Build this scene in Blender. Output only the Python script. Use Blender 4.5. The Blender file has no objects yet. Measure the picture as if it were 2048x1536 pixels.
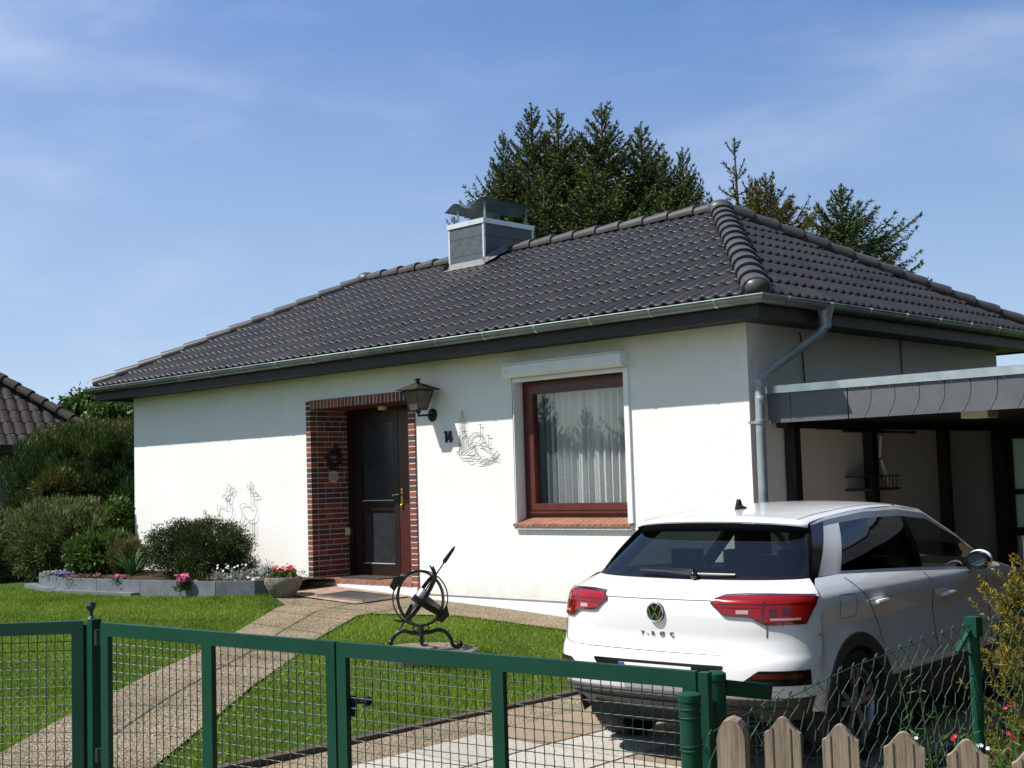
import bpy, math, random
import numpy as np
from mathutils import Vector, Matrix
rnd=random.Random(7); rng=np.random.default_rng(11)
SC=bpy.context.scene; COL=SC.collection
R=math.radians
# ------------------------------------------------------------------ helpers
class MB:
    def __init__(s): s.v=[]; s.f=[]; s.c=[]; s.col=None; s.g=[]
    def color(s,c): s.col=c
    def add(s,vs,fs):
        o=len(s.v); s.g.append((o,len(s.f))); s.v+= [tuple(map(float,p)) for p in vs]
        for f in fs: s.f.append(tuple(o+i for i in f)); s.c.append(s.col)
        return s
    def hexa(s,p): # 8 pts: bottom 4 ccw, top 4 ccw
        return s.add(p,[(3,2,1,0),(4,5,6,7),(0,1,5,4),(1,2,6,5),(2,3,7,6),(3,0,4,7)])
    def box(s,a,b):
        x0,y0,z0=a; x1,y1,z1=b
        return s.hexa([(x0,y0,z0),(x1,y0,z0),(x1,y1,z0),(x0,y1,z0),(x0,y0,z1),(x1,y0,z1),(x1,y1,z1),(x0,y1,z1)])
    def obox(s,o,ax,ay,az): # oriented box from corner with 3 edge vectors
        o,ax,ay,az=[np.array(q,float) for q in (o,ax,ay,az)]
        return s.hexa([o,o+ax,o+ax+ay,o+ay,o+az,o+ax+az,o+ax+ay+az,o+ay+az])
    def bar(s,a,b,w,h,up=(0,0,1)): # rectangular bar a->b, w across, h along up
        a,b,up=[np.array(q,float) for q in (a,b,up)]; d=b-a; d/=np.linalg.norm(d)
        x=np.cross(d,up); x/=np.linalg.norm(x); u=np.cross(x,d)
        return s.obox(a-x*w/2-u*h/2,x*w,b-a,u*h)
    def tube(s,pts,r,n=6,caps=True,closed=False,flat=None):
        P=[np.array(p,float) for p in pts]; m=len(P); rr=r if hasattr(r,'__len__') else [r]*m
        T=[]
        for i in range(m):
            a=P[(i-1)%m] if (closed or i>0) else P[0]; b=P[(i+1)%m] if (closed or i<m-1) else P[-1]
            t=b-a; L=np.linalg.norm(t); T.append(t/L if L>1e-9 else np.array([0,0,1.]))
        ref=np.array([0,0,1.]) if abs(T[0][2])<.9 else np.array([1.,0,0])
        x=np.cross(T[0],ref); x/=np.linalg.norm(x); vs=[]
        for i in range(m):
            x=x-T[i]*(x@T[i]); x/=max(np.linalg.norm(x),1e-9); y=np.cross(T[i],x)
            for k in range(n):
                a=2*math.pi*k/n; vs.append(P[i]+rr[i]*(x*math.cos(a)+y*math.sin(a)))
        fs=[]
        for i in range(m if closed else m-1):
            j=(i+1)%m
            for k in range(n): fs.append((i*n+k,i*n+(k+1)%n,j*n+(k+1)%n,j*n+k))
        if caps and not closed: fs.append(tuple(range(n-1,-1,-1))); fs.append(tuple((m-1)*n+k for k in range(n)))
        return s.add(vs,fs)
    def lathe(s,prof,c=(0,0,0),n=16,ax=(0,0,1),arc=2*math.pi):
        ax=np.array(ax,float); ax/=np.linalg.norm(ax); ref=np.array([1.,0,0]) if abs(ax[0])<.9 else np.array([0,1.,0])
        x=np.cross(ax,ref); x/=np.linalg.norm(x); y=np.cross(ax,x); c=np.array(c,float)
        full=arc>6.28; N=n if full else n+1; vs=[]
        for r,z in prof:
            for k in range(N):
                a=arc*k/n; vs.append(c+ax*z+r*(x*math.cos(a)+y*math.sin(a)))
        fs=[]
        for i in range(len(prof)-1):
            for k in range(n):
                k2=(k+1)%n if full else k+1; fs.append((i*N+k,i*N+k2,(i+1)*N+k2,(i+1)*N+k))
        return s.add(vs,fs)
    def grid(s,G,flip=False):
        G=np.array(G,float); a,b=G.shape[:2]; fs=[]
        for i in range(a-1):
            for j in range(b-1):
                q=(i*b+j,i*b+j+1,(i+1)*b+j+1,(i+1)*b+j); fs.append(q[::-1] if flip else q)
        return s.add(G.reshape(-1,3),fs)
    def prism(s,poly,d): # polygon (3d pts) extruded by vector d
        n=len(poly); P=[np.array(p,float) for p in poly]; d=np.array(d,float)
        return s.add(P+[p+d for p in P],[tuple(range(n-1,-1,-1)),tuple(range(n,2*n))]+[(i,(i+1)%n,n+(i+1)%n,n+i) for i in range(n)])
    def ball(s,c,r,n=10,m=7,sc=(1,1,1)):
        vs=[];c=np.array(c,float)
        for i in range(m+1):
            t=math.pi*i/m
            for k in range(n):
                a=2*math.pi*k/n; vs.append(c+r*np.array([math.sin(t)*math.cos(a)*sc[0],math.sin(t)*math.sin(a)*sc[1],math.cos(t)*sc[2]]))
        fs=[(i*n+k,(i+1)*n+k,(i+1)*n+(k+1)%n,i*n+(k+1)%n) for i in range(m) for k in range(n)]
        return s.add(vs,fs)
    def build_each(s,name,mat,parent=None,**k): # every shape that was added becomes an object of its own
        out=[]; G=s.g+[(len(s.v),len(s.f))]
        for (v0,f0),(v1,f1) in zip(G[:-1],G[1:]):
            m=MB(); m.v=s.v[v0:v1]; m.f=[tuple(i-v0 for i in f) for f in s.f[f0:f1]]; m.c=s.c[f0:f1]; out.append(m.build(name,mat,parent,**k))
        return out
    def build(s,name,mat,parent=None,local=False,smooth=False,angle=40):
        off=np.zeros(3); p=parent
        while p is not None and not local: off+=np.array(p.location); p=p.parent
        me=bpy.data.meshes.new(name)
        V=np.array(s.v).reshape(-1,3)-off
        me.from_pydata(V.tolist(),[],s.f); me.validate(verbose=False)
        if any(c is not None for c in s.c) and len(me.polygons)==len(s.f):
            at=me.color_attributes.new('Col','FLOAT_COLOR','CORNER'); buf=[]
            for c,f in zip(s.c,s.f): buf+= list((*(c or (1,1,1)),1))*len(f)
            at.data.foreach_set('color',buf)
        me.materials.append(mat)
        if smooth:
            me.polygons.foreach_set('use_smooth',[True]*len(me.polygons))
            if angle<180: 
                try: me.set_sharp_from_angle(angle=R(angle))
                except Exception: pass
        o=bpy.data.objects.new(name,me); COL.objects.link(o)
        if parent is not None: o.parent=parent
        return o
def tag(o,label,cat=None,group=None,kind=None):
    if label: o['label']=label
    if cat: o['category']=cat
    if group: o['group']=group
    if kind: o['kind']=kind
    return o
def thing(name,label,cat,loc=(0,0,0),group=None,rz=0):
    o=bpy.data.objects.new(name,None); o.location=loc; o.rotation_euler=(0,0,rz); o.empty_display_size=.2
    COL.objects.link(o); return tag(o,label,cat,group)
def struct(o): o['kind']='structure'; return o
def copy_tree(o,parent=None):
    c=o.copy(); COL.objects.link(c); c.parent=parent
    for ch in list(o.children): copy_tree(ch,c)
    return c
def leaves(name,P,D,N,L,W,mat,tint,parent=None,bend=0.0):
    """many leaf quads: base P, direction D (unit), normal-ish N, length L, width W; tint attribute per leaf"""
    P=np.asarray(P,float); D=np.asarray(D,float); n=len(P); D=D/np.linalg.norm(D,axis=1)[:,None]
    S=np.cross(D,N); S/=np.maximum(np.linalg.norm(S,axis=1),1e-6)[:,None]; L=np.broadcast_to(L,n)[:,None]; W=np.broadcast_to(W,n)[:,None]
    off=np.zeros(3); p=parent
    while p is not None: off+=np.array(p.location); p=p.parent
    V=np.stack([P,P+D*L*.45+S*W/2,P+D*L,P+D*L*.45-S*W/2],1).reshape(-1,3)-off
    me=bpy.data.meshes.new(name); me.vertices.add(4*n); me.vertices.foreach_set('co',V.ravel())
    me.loops.add(4*n); me.loops.foreach_set('vertex_index',np.arange(4*n,dtype=np.int32))
    me.polygons.add(n); me.polygons.foreach_set('loop_start',np.arange(0,4*n,4,dtype=np.int32))
    at=me.attributes.new('tint','FLOAT','POINT'); at.data.foreach_set('value',np.repeat(np.asarray(tint,np.float32),4))
    me.update(calc_edges=True); me.materials.append(mat)
    o=bpy.data.objects.new(name,me); COL.objects.link(o)
    if parent is not None: o.parent=parent
    return o
def unit(v): v=np.asarray(v,float); return v/np.maximum(np.linalg.norm(v,axis=-1,keepdims=True),1e-9)
def rdir(n): return unit(rng.normal(size=(n,3)))
def text_mb(mb,s,origin,xd,yd,size,depth=.003,spacing=1.0,align='LEFT'):
    cu=bpy.data.curves.new('txt','FONT'); cu.body=s; cu.size=size; cu.extrude=depth/2; cu.space_character=spacing; cu.align_x=align; cu.resolution_u=3
    ob=bpy.data.objects.new('txt',cu); COL.objects.link(ob); dg=bpy.context.evaluated_depsgraph_get(); dg.update()
    me=ob.evaluated_get(dg).to_mesh(); xd=np.array(xd,float); yd=np.array(yd,float); zd=np.cross(xd,yd); o=np.array(origin,float)
    mb.add([o+xd*v.co.x+yd*v.co.y+zd*v.co.z for v in me.vertices],[tuple(p.vertices) for p in me.polygons])
    ob.evaluated_get(dg).to_mesh_clear(); bpy.data.objects.remove(ob); bpy.data.curves.remove(cu); return mb
# ------------------------------------------------------------------ materials
class NT:
    def __init__(s,name):
        s.m=bpy.data.materials.new(name); s.m.use_nodes=True; s.t=s.m.node_tree; s.b=s.t.nodes['Principled BSDF']
    def n(s,ty,**k):
        nd=s.t.nodes.new(ty)
        for a,b in k.items():
            if a in nd.inputs: nd.inputs[a].default_value=b
            else: setattr(nd,a,b)
        return nd
    def l(s,a,b): s.t.links.new(a,b)
    def co(s): 
        if not hasattr(s,'_c'): s._c=s.n('ShaderNodeTexCoord')
        return s._c.outputs['Object']
    def noise(s,scale,detail=4,rough=.5,vec=None):
        nd=s.n('ShaderNodeTexNoise'); nd.inputs['Scale'].default_value=scale; nd.inputs['Detail'].default_value=detail; nd.inputs['Roughness'].default_value=rough
        s.l(vec or s.co(),nd.inputs['Vector']); return nd
    def ramp(s,fac,stops):
        r=s.n('ShaderNodeValToRGB'); e=r.color_ramp.elements
        while len(e)<len(stops): e.new(.5)
        for i,(p,c) in enumerate(stops): e[i].position=p; e[i].color=(*c,1)
        s.l(fac,r.inputs['Fac']); return r.outputs['Color']
    def mix(s,f,a,b,mode='MIX'):
        m=s.n('ShaderNodeMix'); m.data_type='RGBA'; m.blend_type=mode
        for i,x in ((0,f),(6,a),(7,b)):
            if hasattr(x,'is_linked'): s.l(x,m.inputs[i])
            else: m.inputs[i].default_value=x if i==0 else (*x,1)
        return m.outputs[2]
    def bump(s,h,st=.3,d=.01):
        b=s.n('ShaderNodeBump'); b.inputs['Strength'].default_value=st; b.inputs['Distance'].default_value=d; s.l(h,b.inputs['Height']); s.l(b.outputs[0],s.b.inputs['Normal']); return b
    def set(s,**k):
        for a,v in k.items():
            i=s.b.inputs[a.replace('_',' ')]
            if hasattr(v,'is_linked'): s.l(v,i)
            else: i.default_value=(*v,1) if isinstance(v,tuple) and len(v)==3 else v
        return s
M={}
def simple(name,c,rough=.5,metal=0,var=.12,scale=6,bump=0,bscale=80,spec=.5,coat=0):
    t=NT(name); nz=t.noise(scale,5)
    a=tuple(x*(1-var) for x in c); b=tuple(min(1,x*(1+var)) for x in c)
    t.set(Base_Color=t.ramp(nz.outputs['Fac'],[(.3,a),(.7,b)]),Roughness=rough,Metallic=metal,Specular_IOR_Level=spec,Coat_Weight=coat)
    if bump: t.bump(t.noise(bscale,3).outputs['Fac'],bump,.005)
    M[name]=t.m; return t.m
def attr_mat(name,rough=.7,var=.15,scale=30,bump=.2,bscale=120,spec=.4):
    t=NT(name); a=t.n('ShaderNodeAttribute',attribute_name='Col'); nz=t.noise(scale,4)
    k=t.ramp(nz.outputs['Fac'],[(.25,(1-var,)*3),(.75,(1+var if var<0 else 1,)*3)])
    t.set(Base_Color=t.mix(1.0,a.outputs['Color'],k,'MULTIPLY'),Roughness=rough,Specular_IOR_Level=spec)
    if bump: t.bump(t.noise(bscale,3).outputs['Fac'],bump,.004)
    M[name]=t.m; return t.m
def leaf_mat(name,stops,rough=.5,trans=.25,spec=.3):
    t=NT(name); a=t.n('ShaderNodeAttribute',attribute_name='tint')
    c=t.ramp(a.outputs['Fac'],stops); t.set(Base_Color=c,Roughness=rough,Specular_IOR_Level=spec)
    if trans:
        tr=t.n('ShaderNodeBsdfTranslucent'); t.l(c,tr.inputs['Color']); mx=t.n('ShaderNodeMixShader'); mx.inputs[0].default_value=trans
        t.l(t.b.outputs[0],mx.inputs[1]); t.l(tr.outputs[0],mx.inputs[2]); t.l(mx.outputs[0],t.t.nodes['Material Output'].inputs['Surface'])
    M[name]=t.m; return t.m
def glass_mat(name,tint=(.5,.55,.55),refl=.0,rough=0.0,ior=1.5):
    t=NT(name); tr=t.n('ShaderNodeBsdfTransparent'); tr.inputs[0].default_value=(*tint,1)
    gl=t.n('ShaderNodeBsdfGlossy'); gl.inputs['Roughness'].default_value=rough; gl.inputs['Color'].default_value=(1,1,1,1)
    # thin pane: Schlick reflectance, the same from both sides
    ge=t.n('ShaderNodeNewGeometry'); dt=t.n('ShaderNodeVectorMath',operation='DOT_PRODUCT'); t.l(ge.outputs['Incoming'],dt.inputs[0]); t.l(ge.outputs['Normal'],dt.inputs[1])
    ab=t.n('ShaderNodeMath',operation='ABSOLUTE'); t.l(dt.outputs['Value'],ab.inputs[0]); om=t.n('ShaderNodeMath',operation='SUBTRACT'); om.inputs[0].default_value=1; t.l(ab.outputs[0],om.inputs[1])
    pw=t.n('ShaderNodeMath',operation='POWER'); pw.inputs[1].default_value=5; t.l(om.outputs[0],pw.inputs[0]); ad=t.n('ShaderNodeMath',operation='MULTIPLY_ADD'); r0=.05+refl; ad.inputs[1].default_value=1-r0; ad.inputs[2].default_value=r0; t.l(pw.outputs[0],ad.inputs[0])
    # wavy panes: slight bump so reflections are not perfectly flat
    bp=t.n('ShaderNodeBump'); bp.inputs['Strength'].default_value=.02; bp.inputs['Distance'].default_value=.02; nz=t.noise(1.5,2); t.l(nz.outputs['Fac'],bp.inputs['Height']); t.l(bp.outputs[0],gl.inputs['Normal'])
    mx=t.n('ShaderNodeMixShader'); t.l(ad.outputs[0],mx.inputs[0]); t.l(tr.outputs[0],mx.inputs[1]); t.l(gl.outputs[0],mx.inputs[2])
    t.l(mx.outputs[0],t.t.nodes['Material Output'].inputs['Surface']); t.t.nodes.remove(t.b); M[name]=t.m; return t.m

# white scratch plaster
t=NT('stucco'); n1=t.noise(1.2,4); n2=t.noise(85,4,.7); v=t.n('ShaderNodeTexVoronoi'); v.inputs['Scale'].default_value=110; t.l(t.co(),v.inputs['Vector'])
mp=t.n('ShaderNodeMapping'); mp.inputs['Scale'].default_value=(1,1,.12); t.l(t.co(),mp.inputs['Vector']); st=t.noise(9,4,vec=mp.outputs[0])
base=t.ramp(n1.outputs['Fac'],[(.3,(.80,.785,.75)),(.7,(.85,.84,.81))]); base=t.mix(.035,base,t.ramp(st.outputs['Fac'],[(.35,(.55,.54,.50)),(.6,(.9,.89,.87))]))
sx=t.n('ShaderNodeSeparateXYZ'); t.l(t.co(),sx.inputs[0]); zr=t.n('ShaderNodeMapRange'); zr.inputs[1].default_value=.45; zr.inputs[2].default_value=-.02; t.l(sx.outputs['Z'],zr.inputs[0]); sp_=t.noise(7,6,.75); ml=t.n('ShaderNodeMath',operation='MULTIPLY'); t.l(zr.outputs[0],ml.inputs[0]); t.l(sp_.outputs['Fac'],ml.inputs[1])
base=t.mix(t.ramp(ml.outputs[0],[(.22,(0,0,0)),(.62,(.55,.55,.55))]),base,(.50,.47,.40)); base=t.mix(t.ramp(st.outputs['Fac'],[(.60,(0,0,0)),(.75,(.12,.12,.12))]),base,(.56,.55,.50))
t.set(Base_Color=base,Roughness=.9,Specular_IOR_Level=.2); mm=t.n('ShaderNodeMath',operation='ADD'); t.l(n2.outputs['Fac'],mm.inputs[0]); t.l(v.outputs['Distance'],mm.inputs[1]); t.bump(mm.outputs[0],.55,.005); M['stucco']=t.m
simple('plinth',(.78,.80,.82),.8,var=.08,bump=.2)
# roof tiles
t=NT('roof_tile'); n1=t.noise(3,6,.65); n2=t.noise(.5,3); n3=t.noise(140,3); n4=t.noise(1.1,5,.7)
sn=t.n('ShaderNodeVectorMath',operation='SNAP'); sn.inputs[1].default_value=(.30,.295,9.0); t.l(t.co(),sn.inputs[0]); wnz=t.n('ShaderNodeTexWhiteNoise'); t.l(sn.outputs[0],wnz.inputs['Vector'])
c=t.mix(.5,t.ramp(n1.outputs['Fac'],[(.25,(.018,.017,.0165)),(.75,(.042,.039,.038))]),t.ramp(n2.outputs['Fac'],[(.3,(.026,.0245,.024)),(.7,(.040,.037,.036))]))
c=t.mix(1.0,c,t.ramp(wnz.outputs['Value'],[(0,(.74,.74,.75)),(1,(1.0,.99,.97))]),'MULTIPLY'); c=t.mix(t.ramp(n4.outputs['Fac'],[(.56,(0,0,0)),(.78,(.35,.35,.35))]),c,(.075,.070,.060))
t.set(Base_Color=c,Roughness=t.ramp(wnz.outputs['Value'],[(0,(.40,)*3),(1,(.52,)*3)]),Specular_IOR_Level=.42); t.bump(n3.outputs['Fac'],.15,.003); M['roof_tile']=t.m
t=NT('ridge_tile'); n1=t.noise(4,6,.65); n3=t.noise(140,3)
t.set(Base_Color=t.ramp(n1.outputs['Fac'],[(.25,(.045,.041,.040)),(.75,(.080,.073,.070))]),Roughness=.42); t.bump(n3.outputs['Fac'],.12,.003); M['ridge_tile']=t.m
t=NT('old_tile'); n1=t.noise(5,6,.7); n2=t.noise(14,5,.7)
c=t.ramp(n1.outputs['Fac'],[(.3,(.018,.013,.011)),(.7,(.042,.030,.026))]); c=t.mix(t.ramp(n2.outputs['Fac'],[(.60,(0,0,0)),(.70,(.7,.7,.7))]),c,(.26,.25,.22)); t.set(Base_Color=c,Roughness=.85); M['old_tile']=t.m
simple('zinc',(.22,.26,.26),.48,.75,var=.2,scale=5,spec=.5); simple('zinc_bright',(.55,.57,.58),.32,.9,var=.15,scale=9)
simple('zinc_white',(.62,.65,.68),.45,.5,var=.1)
simple('lead',(.17,.17,.18),.7,.0,var=.2,bump=.3,bscale=40)
simple('fascia',(.013,.010,.010),.55,var=.25,scale=10,bump=.15); simple('dark_wood',(.016,.011,.010),.55,var=.3,scale=8,bump=.2)
simple('red_wood',(.098,.022,.015),.38,var=.2,scale=14,bump=.08); simple('door_red',(.060,.014,.010),.4,var=.2,scale=14,bump=.08); simple('door_wood',(.018,.008,.006),.38,var=.25,scale=14,bump=.1)
simple('zinc_pipe',(.30,.345,.365),.42,.35,var=.18,scale=6); simple('white_plastic',(.80,.82,.84),.35,var=.04); simple('cream',(.70,.65,.52),.45,var=.05)
attr_mat('brick',.75,.25,40,.35,90); simple('mortar',(.57,.54,.49),.9,var=.15,scale=30,bump=.3)
t=NT('slate'); n1=t.noise(6,5,.6); n2=t.noise(50,4); mp=t.n('ShaderNodeMapping'); mp.inputs['Scale'].default_value=(1,1,5); t.l(t.co(),mp.inputs['Vector']); n3=t.noise(7,5,.7,vec=mp.outputs[0])
c=t.mix(.5,t.ramp(n1.outputs['Fac'],[(.3,(.046,.055,.069)),(.7,(.085,.097,.115))]),t.ramp(n3.outputs['Fac'],[(.3,(.06,.07,.085)),(.7,(.125,.135,.15))])); t.set(Base_Color=c,Roughness=.5); t.bump(n2.outputs['Fac'],.25,.004); M['slate']=t.m
t=NT('carport_slate'); n1=t.noise(7,5,.65); n2=t.noise(60,4); n4=t.noise(1.3,3)
c=t.mix(.5,t.ramp(n1.outputs['Fac'],[(.3,(.066,.072,.085)),(.7,(.115,.12,.132))]),t.ramp(n4.outputs['Fac'],[(.3,(.07,.078,.09)),(.7,(.105,.11,.122))])); t.set(Base_Color=c,Roughness=.6); t.bump(n2.outputs['Fac'],.3,.004); M['carport_slate']=t.m
simple('black_gap',(.012,.012,.013),.8,var=.1); simple('black_iron',(.014,.012,.011),.42,.3,var=.3,scale=20,bump=.2,bscale=60)
simple('brass',(.62,.43,.14),.3,.95); simple('lamp_iron',(.045,.045,.042),.5,.4,var=.3,scale=15); simple('wire',(.10,.10,.10),.5,.5)
simple('terracotta',(.27,.12,.075),.65,var=.25,scale=9,bump=.15); simple('steel',(.38,.38,.38),.4,.9)
glass_mat('window_glass',(.90,.93,.93),.045); glass_mat('car_glass',(.36,.43,.42),.03); glass_mat('car_glass_front',(.55,.62,.58),.03); glass_mat('screen_glass',(.75,.80,.78),.02); glass_mat('car_glass_dark',(.07,.085,.08),.03); simple('lamp_glass',(.105,.085,.066),.3,var=.25,scale=8)
t=NT('frosted'); n1=t.noise(8,3); t.set(Base_Color=t.ramp(n1.outputs['Fac'],[(.3,(.020,.023,.025)),(.7,(.032,.035,.037))]),Roughness=.25,Specular_IOR_Level=.5); M['frosted']=t.m
t=NT('curtain'); n1=t.n('ShaderNodeTexVoronoi'); n1.inputs['Scale'].default_value=75; t.l(t.co(),n1.inputs['Vector'])
t.set(Base_Color=t.ramp(n1.outputs['Distance'],[(.2,(.55,.56,.57)),(.55,(.80,.80,.79))]),Roughness=.85,Specular_IOR_Level=.1)
tr=t.n('ShaderNodeBsdfTranslucent'); tr.inputs['Color'].default_value=(.8,.8,.8,1); mx=t.n('ShaderNodeMixShader'); mx.inputs[0].default_value=.25
t.l(t.b.outputs[0],mx.inputs[1]); t.l(tr.outputs[0],mx.inputs[2]); t.l(mx.outputs[0],t.t.nodes['Material Output'].inputs['Surface']); M['curtain']=t.m
simple('curtain_side',(.13,.14,.155),.85,var=.1); simple('room',(.10,.09,.08),.9)
# grounds
t=NT('lawn_soil'); n1=t.noise(2.5,6,.7); t.set(Base_Color=t.ramp(n1.outputs['Fac'],[(.3,(.030,.055,.008)),(.7,(.060,.10,.014))]),Roughness=.95,Specular_IOR_Level=.1); M['lawn_soil']=t.m
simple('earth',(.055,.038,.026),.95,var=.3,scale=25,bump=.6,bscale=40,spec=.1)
t=NT('pebble'); v=t.n('ShaderNodeTexVoronoi'); v.inputs['Scale'].default_value=72; t.l(t.co(),v.inputs['Vector']); n1=t.noise(1.5,5,.6)
sep=t.n('ShaderNodeSeparateColor'); t.l(v.outputs['Color'],sep.inputs[0])
pc=t.ramp(sep.outputs[0],[(0,(.20,.14,.08)),(.3,(.40,.31,.20)),(.6,(.54,.45,.32)),(.85,(.34,.28,.21)),(1,(.66,.58,.45))])
ed=t.ramp(v.outputs['Distance'],[(.30,(1,1,1)),(.62,(.42,.38,.32))]); pc=t.mix(1.0,pc,ed,'MULTIPLY'); pc=t.mix(1.0,pc,t.ramp(n1.outputs['Fac'],[(.3,(.60,.60,.56)),(.62,(1,1,1))]),'MULTIPLY')
t.set(Base_Color=pc,Roughness=.75,Specular_IOR_Level=.3); iv=t.n('ShaderNodeMath',operation='MULTIPLY'); iv.inputs[1].default_value=-1; t.l(v.outputs['Distance'],iv.inputs[0]); t.bump(iv.outputs[0],.8,.012); M['pebble']=t.m
attr_mat('slab',.85,.38,45,.4,90,.25); simple('joint',(.075,.065,.030),.95,var=.3); simple('kerb',(.075,.050,.038),.9,var=.35,scale=8,bump=.4)
simple('edging',(.13,.145,.165),.75,var=.2,scale=7,bump=.25); simple('asphalt',(.055,.055,.055),.9,var=.15,bump=.4)
simple('granite',(.19,.15,.12),.85,var=.3,scale=40,bump=.6,bscale=60)
t=NT('wash_concrete'); v=t.n('ShaderNodeTexVoronoi'); v.inputs['Scale'].default_value=90; t.l(t.co(),v.inputs['Vector']); sep=t.n('ShaderNodeSeparateColor'); t.l(v.outputs['Color'],sep.inputs[0])
t.set(Base_Color=t.ramp(sep.outputs[0],[(0,(.11,.095,.07)),(.5,(.21,.185,.14)),(1,(.34,.30,.24))]),Roughness=.85); t.bump(v.outputs['Distance'],.9,.012); M['wash_concrete']=t.m
# gate paint and fences
t=NT('green_paint'); n1=t.noise(3,5); n2=t.noise(60,4,.7)
c=t.ramp(n1.outputs['Fac'],[(.3,(.0035,.042,.024)),(.7,(.006,.058,.033))]); c=t.mix(t.ramp(n2.outputs['Fac'],[(.64,(0,0,0)),(.72,(.7,.7,.7))]),c,(.055,.085,.062)); t.set(Base_Color=c,Roughness=.38,Specular_IOR_Level=.35); t.bump(n2.outputs['Fac'],.08,.003); M['green_paint']=t.m
simple('twig_core',(.016,.017,.008),1.0,var=.3,scale=15,spec=0); simple('fence_wire',(.024,.070,.056),.65,.0,var=.2); simple('green_wire',(.012,.042,.034),.5,.1,var=.2)
t=NT('old_wood'); mp=t.n('ShaderNodeMapping'); mp.inputs['Scale'].default_value=(1,1,.06); t.l(t.co(),mp.inputs['Vector']); n1=t.noise(95,6,.75,vec=mp.outputs[0]); n2=t.noise(6,5)
c=t.mix(.45,t.ramp(n1.outputs['Fac'],[(.30,(.05,.034,.022)),(.43,(.19,.14,.10)),(.55,(.33,.255,.185)),(.75,(.45,.36,.27))]),t.ramp(n2.outputs['Fac'],[(.3,(.19,.155,.115)),(.7,(.34,.25,.165))])); t.set(Base_Color=c,Roughness=.85,Specular_IOR_Level=.2); t.bump(n1.outputs['Fac'],.7,.004); M['old_wood']=t.m
# car
t=NT('car_white'); n1=t.noise(900,2); t.set(Base_Color=(.80,.80,.80),Roughness=.28,Coat_Weight=.9,Coat_Roughness=.03,Specular_IOR_Level=.5); M['car_white']=t.m
simple('cladding',(.050,.046,.045),.55,var=.1,bump=.12,bscale=300); simple('gloss_black',(.008,.008,.009),.12,var=.1); simple('rubber',(.018,.018,.018),.75,var=.2,bump=.2)
simple('alloy',(.34,.34,.36),.35,.9); simple('mirror_glass',(.25,.27,.28),.05,1.0,var=.02); simple('chrome',(.75,.75,.76),.12,1.0,var=.03); simple('interior',(.012,.012,.013),.8); simple('trim_grey',(.30,.32,.33),.35,.6)
t=NT('tail_red'); t.set(Base_Color=(.25,.004,.004),Roughness=.22,Coat_Weight=.35,Coat_Roughness=.02,Specular_IOR_Level=.35); mp=t.n('ShaderNodeTexWave'); mp.inputs['Scale'].default_value=40; M['tail_red']=t.m
simple('tail_dark',(.07,.004,.004),.15,coat=1.0,var=.2); simple('tail_clear',(.45,.27,.25),.2,coat=1.0); simple('plate_white',(.78,.78,.78),.4,var=.03); simple('plate_blue',(.02,.07,.42),.4); simple('plate_black',(.02,.02,.02),.5)
simple('bark',(.085,.060,.042),.9,var=.3,scale=12,bump=.5); simple('grey_wood',(.17,.14,.12),.9)
leaf_mat('spruce',[(0,(.010,.018,.006)),(.35,(.022,.044,.009)),(.60,(.046,.085,.013)),(.85,(.12,.18,.022)),(1,(.20,.12,.04))],.5,.25)
leaf_mat('spruce_brown',[(0,(.045,.032,.012)),(.4,(.095,.080,.020)),(.8,(.14,.13,.026)),(1,(.16,.08,.03))],.55,.2)
leaf_mat('thuja',[(0,(.016,.032,.008)),(.4,(.036,.075,.014)),(.8,(.070,.12,.020)),(.92,(.10,.075,.018)),(1,(.17,.075,.022))],.55,.2)
leaf_mat('juniper',[(0,(.028,.045,.018)),(.4,(.075,.105,.036)),(.8,(.15,.19,.065)),(1,(.23,.25,.09))],.6,.2)
leaf_mat('yew',[(0,(.010,.017,.005)),(.45,(.026,.046,.008)),(.8,(.065,.10,.014)),(1,(.085,.11,.018))],.45,.2)
leaf_mat('bright_leaf',[(0,(.035,.07,.010)),(.5,(.075,.14,.020)),(1,(.14,.20,.03))],.45,.3)
leaf_mat('broad',[(0,(.028,.062,.012)),(.5,(.06,.115,.022)),(1,(.12,.18,.04))],.45,.3)
leaf_mat('golden',[(0,(.07,.085,.010)),(.35,(.14,.14,.012)),(.7,(.30,.235,.018)),(1,(.42,.24,.03))],.5,.3)
leaf_mat('heath',[(0,(.06,.06,.02)),(.5,(.11,.11,.03)),(1,(.20,.15,.06))],.6,.2)
leaf_mat('silver',[(0,(.15,.17,.13)),(1,(.34,.36,.30))],.7,.2)
leaf_mat('maroon',[(0,(.07,.02,.02)),(1,(.20,.07,.06))],.5,.3)
leaf_mat('pink',[(0,(.50,.06,.22)),(1,(.75,.22,.45))],.5,.3,.2); leaf_mat('red_petal',[(0,(.50,.02,.04)),(1,(.70,.08,.08))],.5,.3,.2)
leaf_mat('white_petal',[(0,(.65,.65,.65)),(1,(.85,.85,.84))],.5,.3,.2); leaf_mat('violet',[(0,(.10,.05,.35)),(1,(.25,.15,.55))],.5,.3,.2); leaf_mat('yellow_petal',[(0,(.6,.4,.04)),(1,(.75,.55,.10))],.5,.3,.2)
leaf_mat('grass',[(0,(.08,.14,.012)),(.4,(.165,.265,.020)),(.75,(.25,.36,.034)),(.93,(.26,.33,.06)),(1,(.36,.31,.12))],.5,.35,.25)

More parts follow.
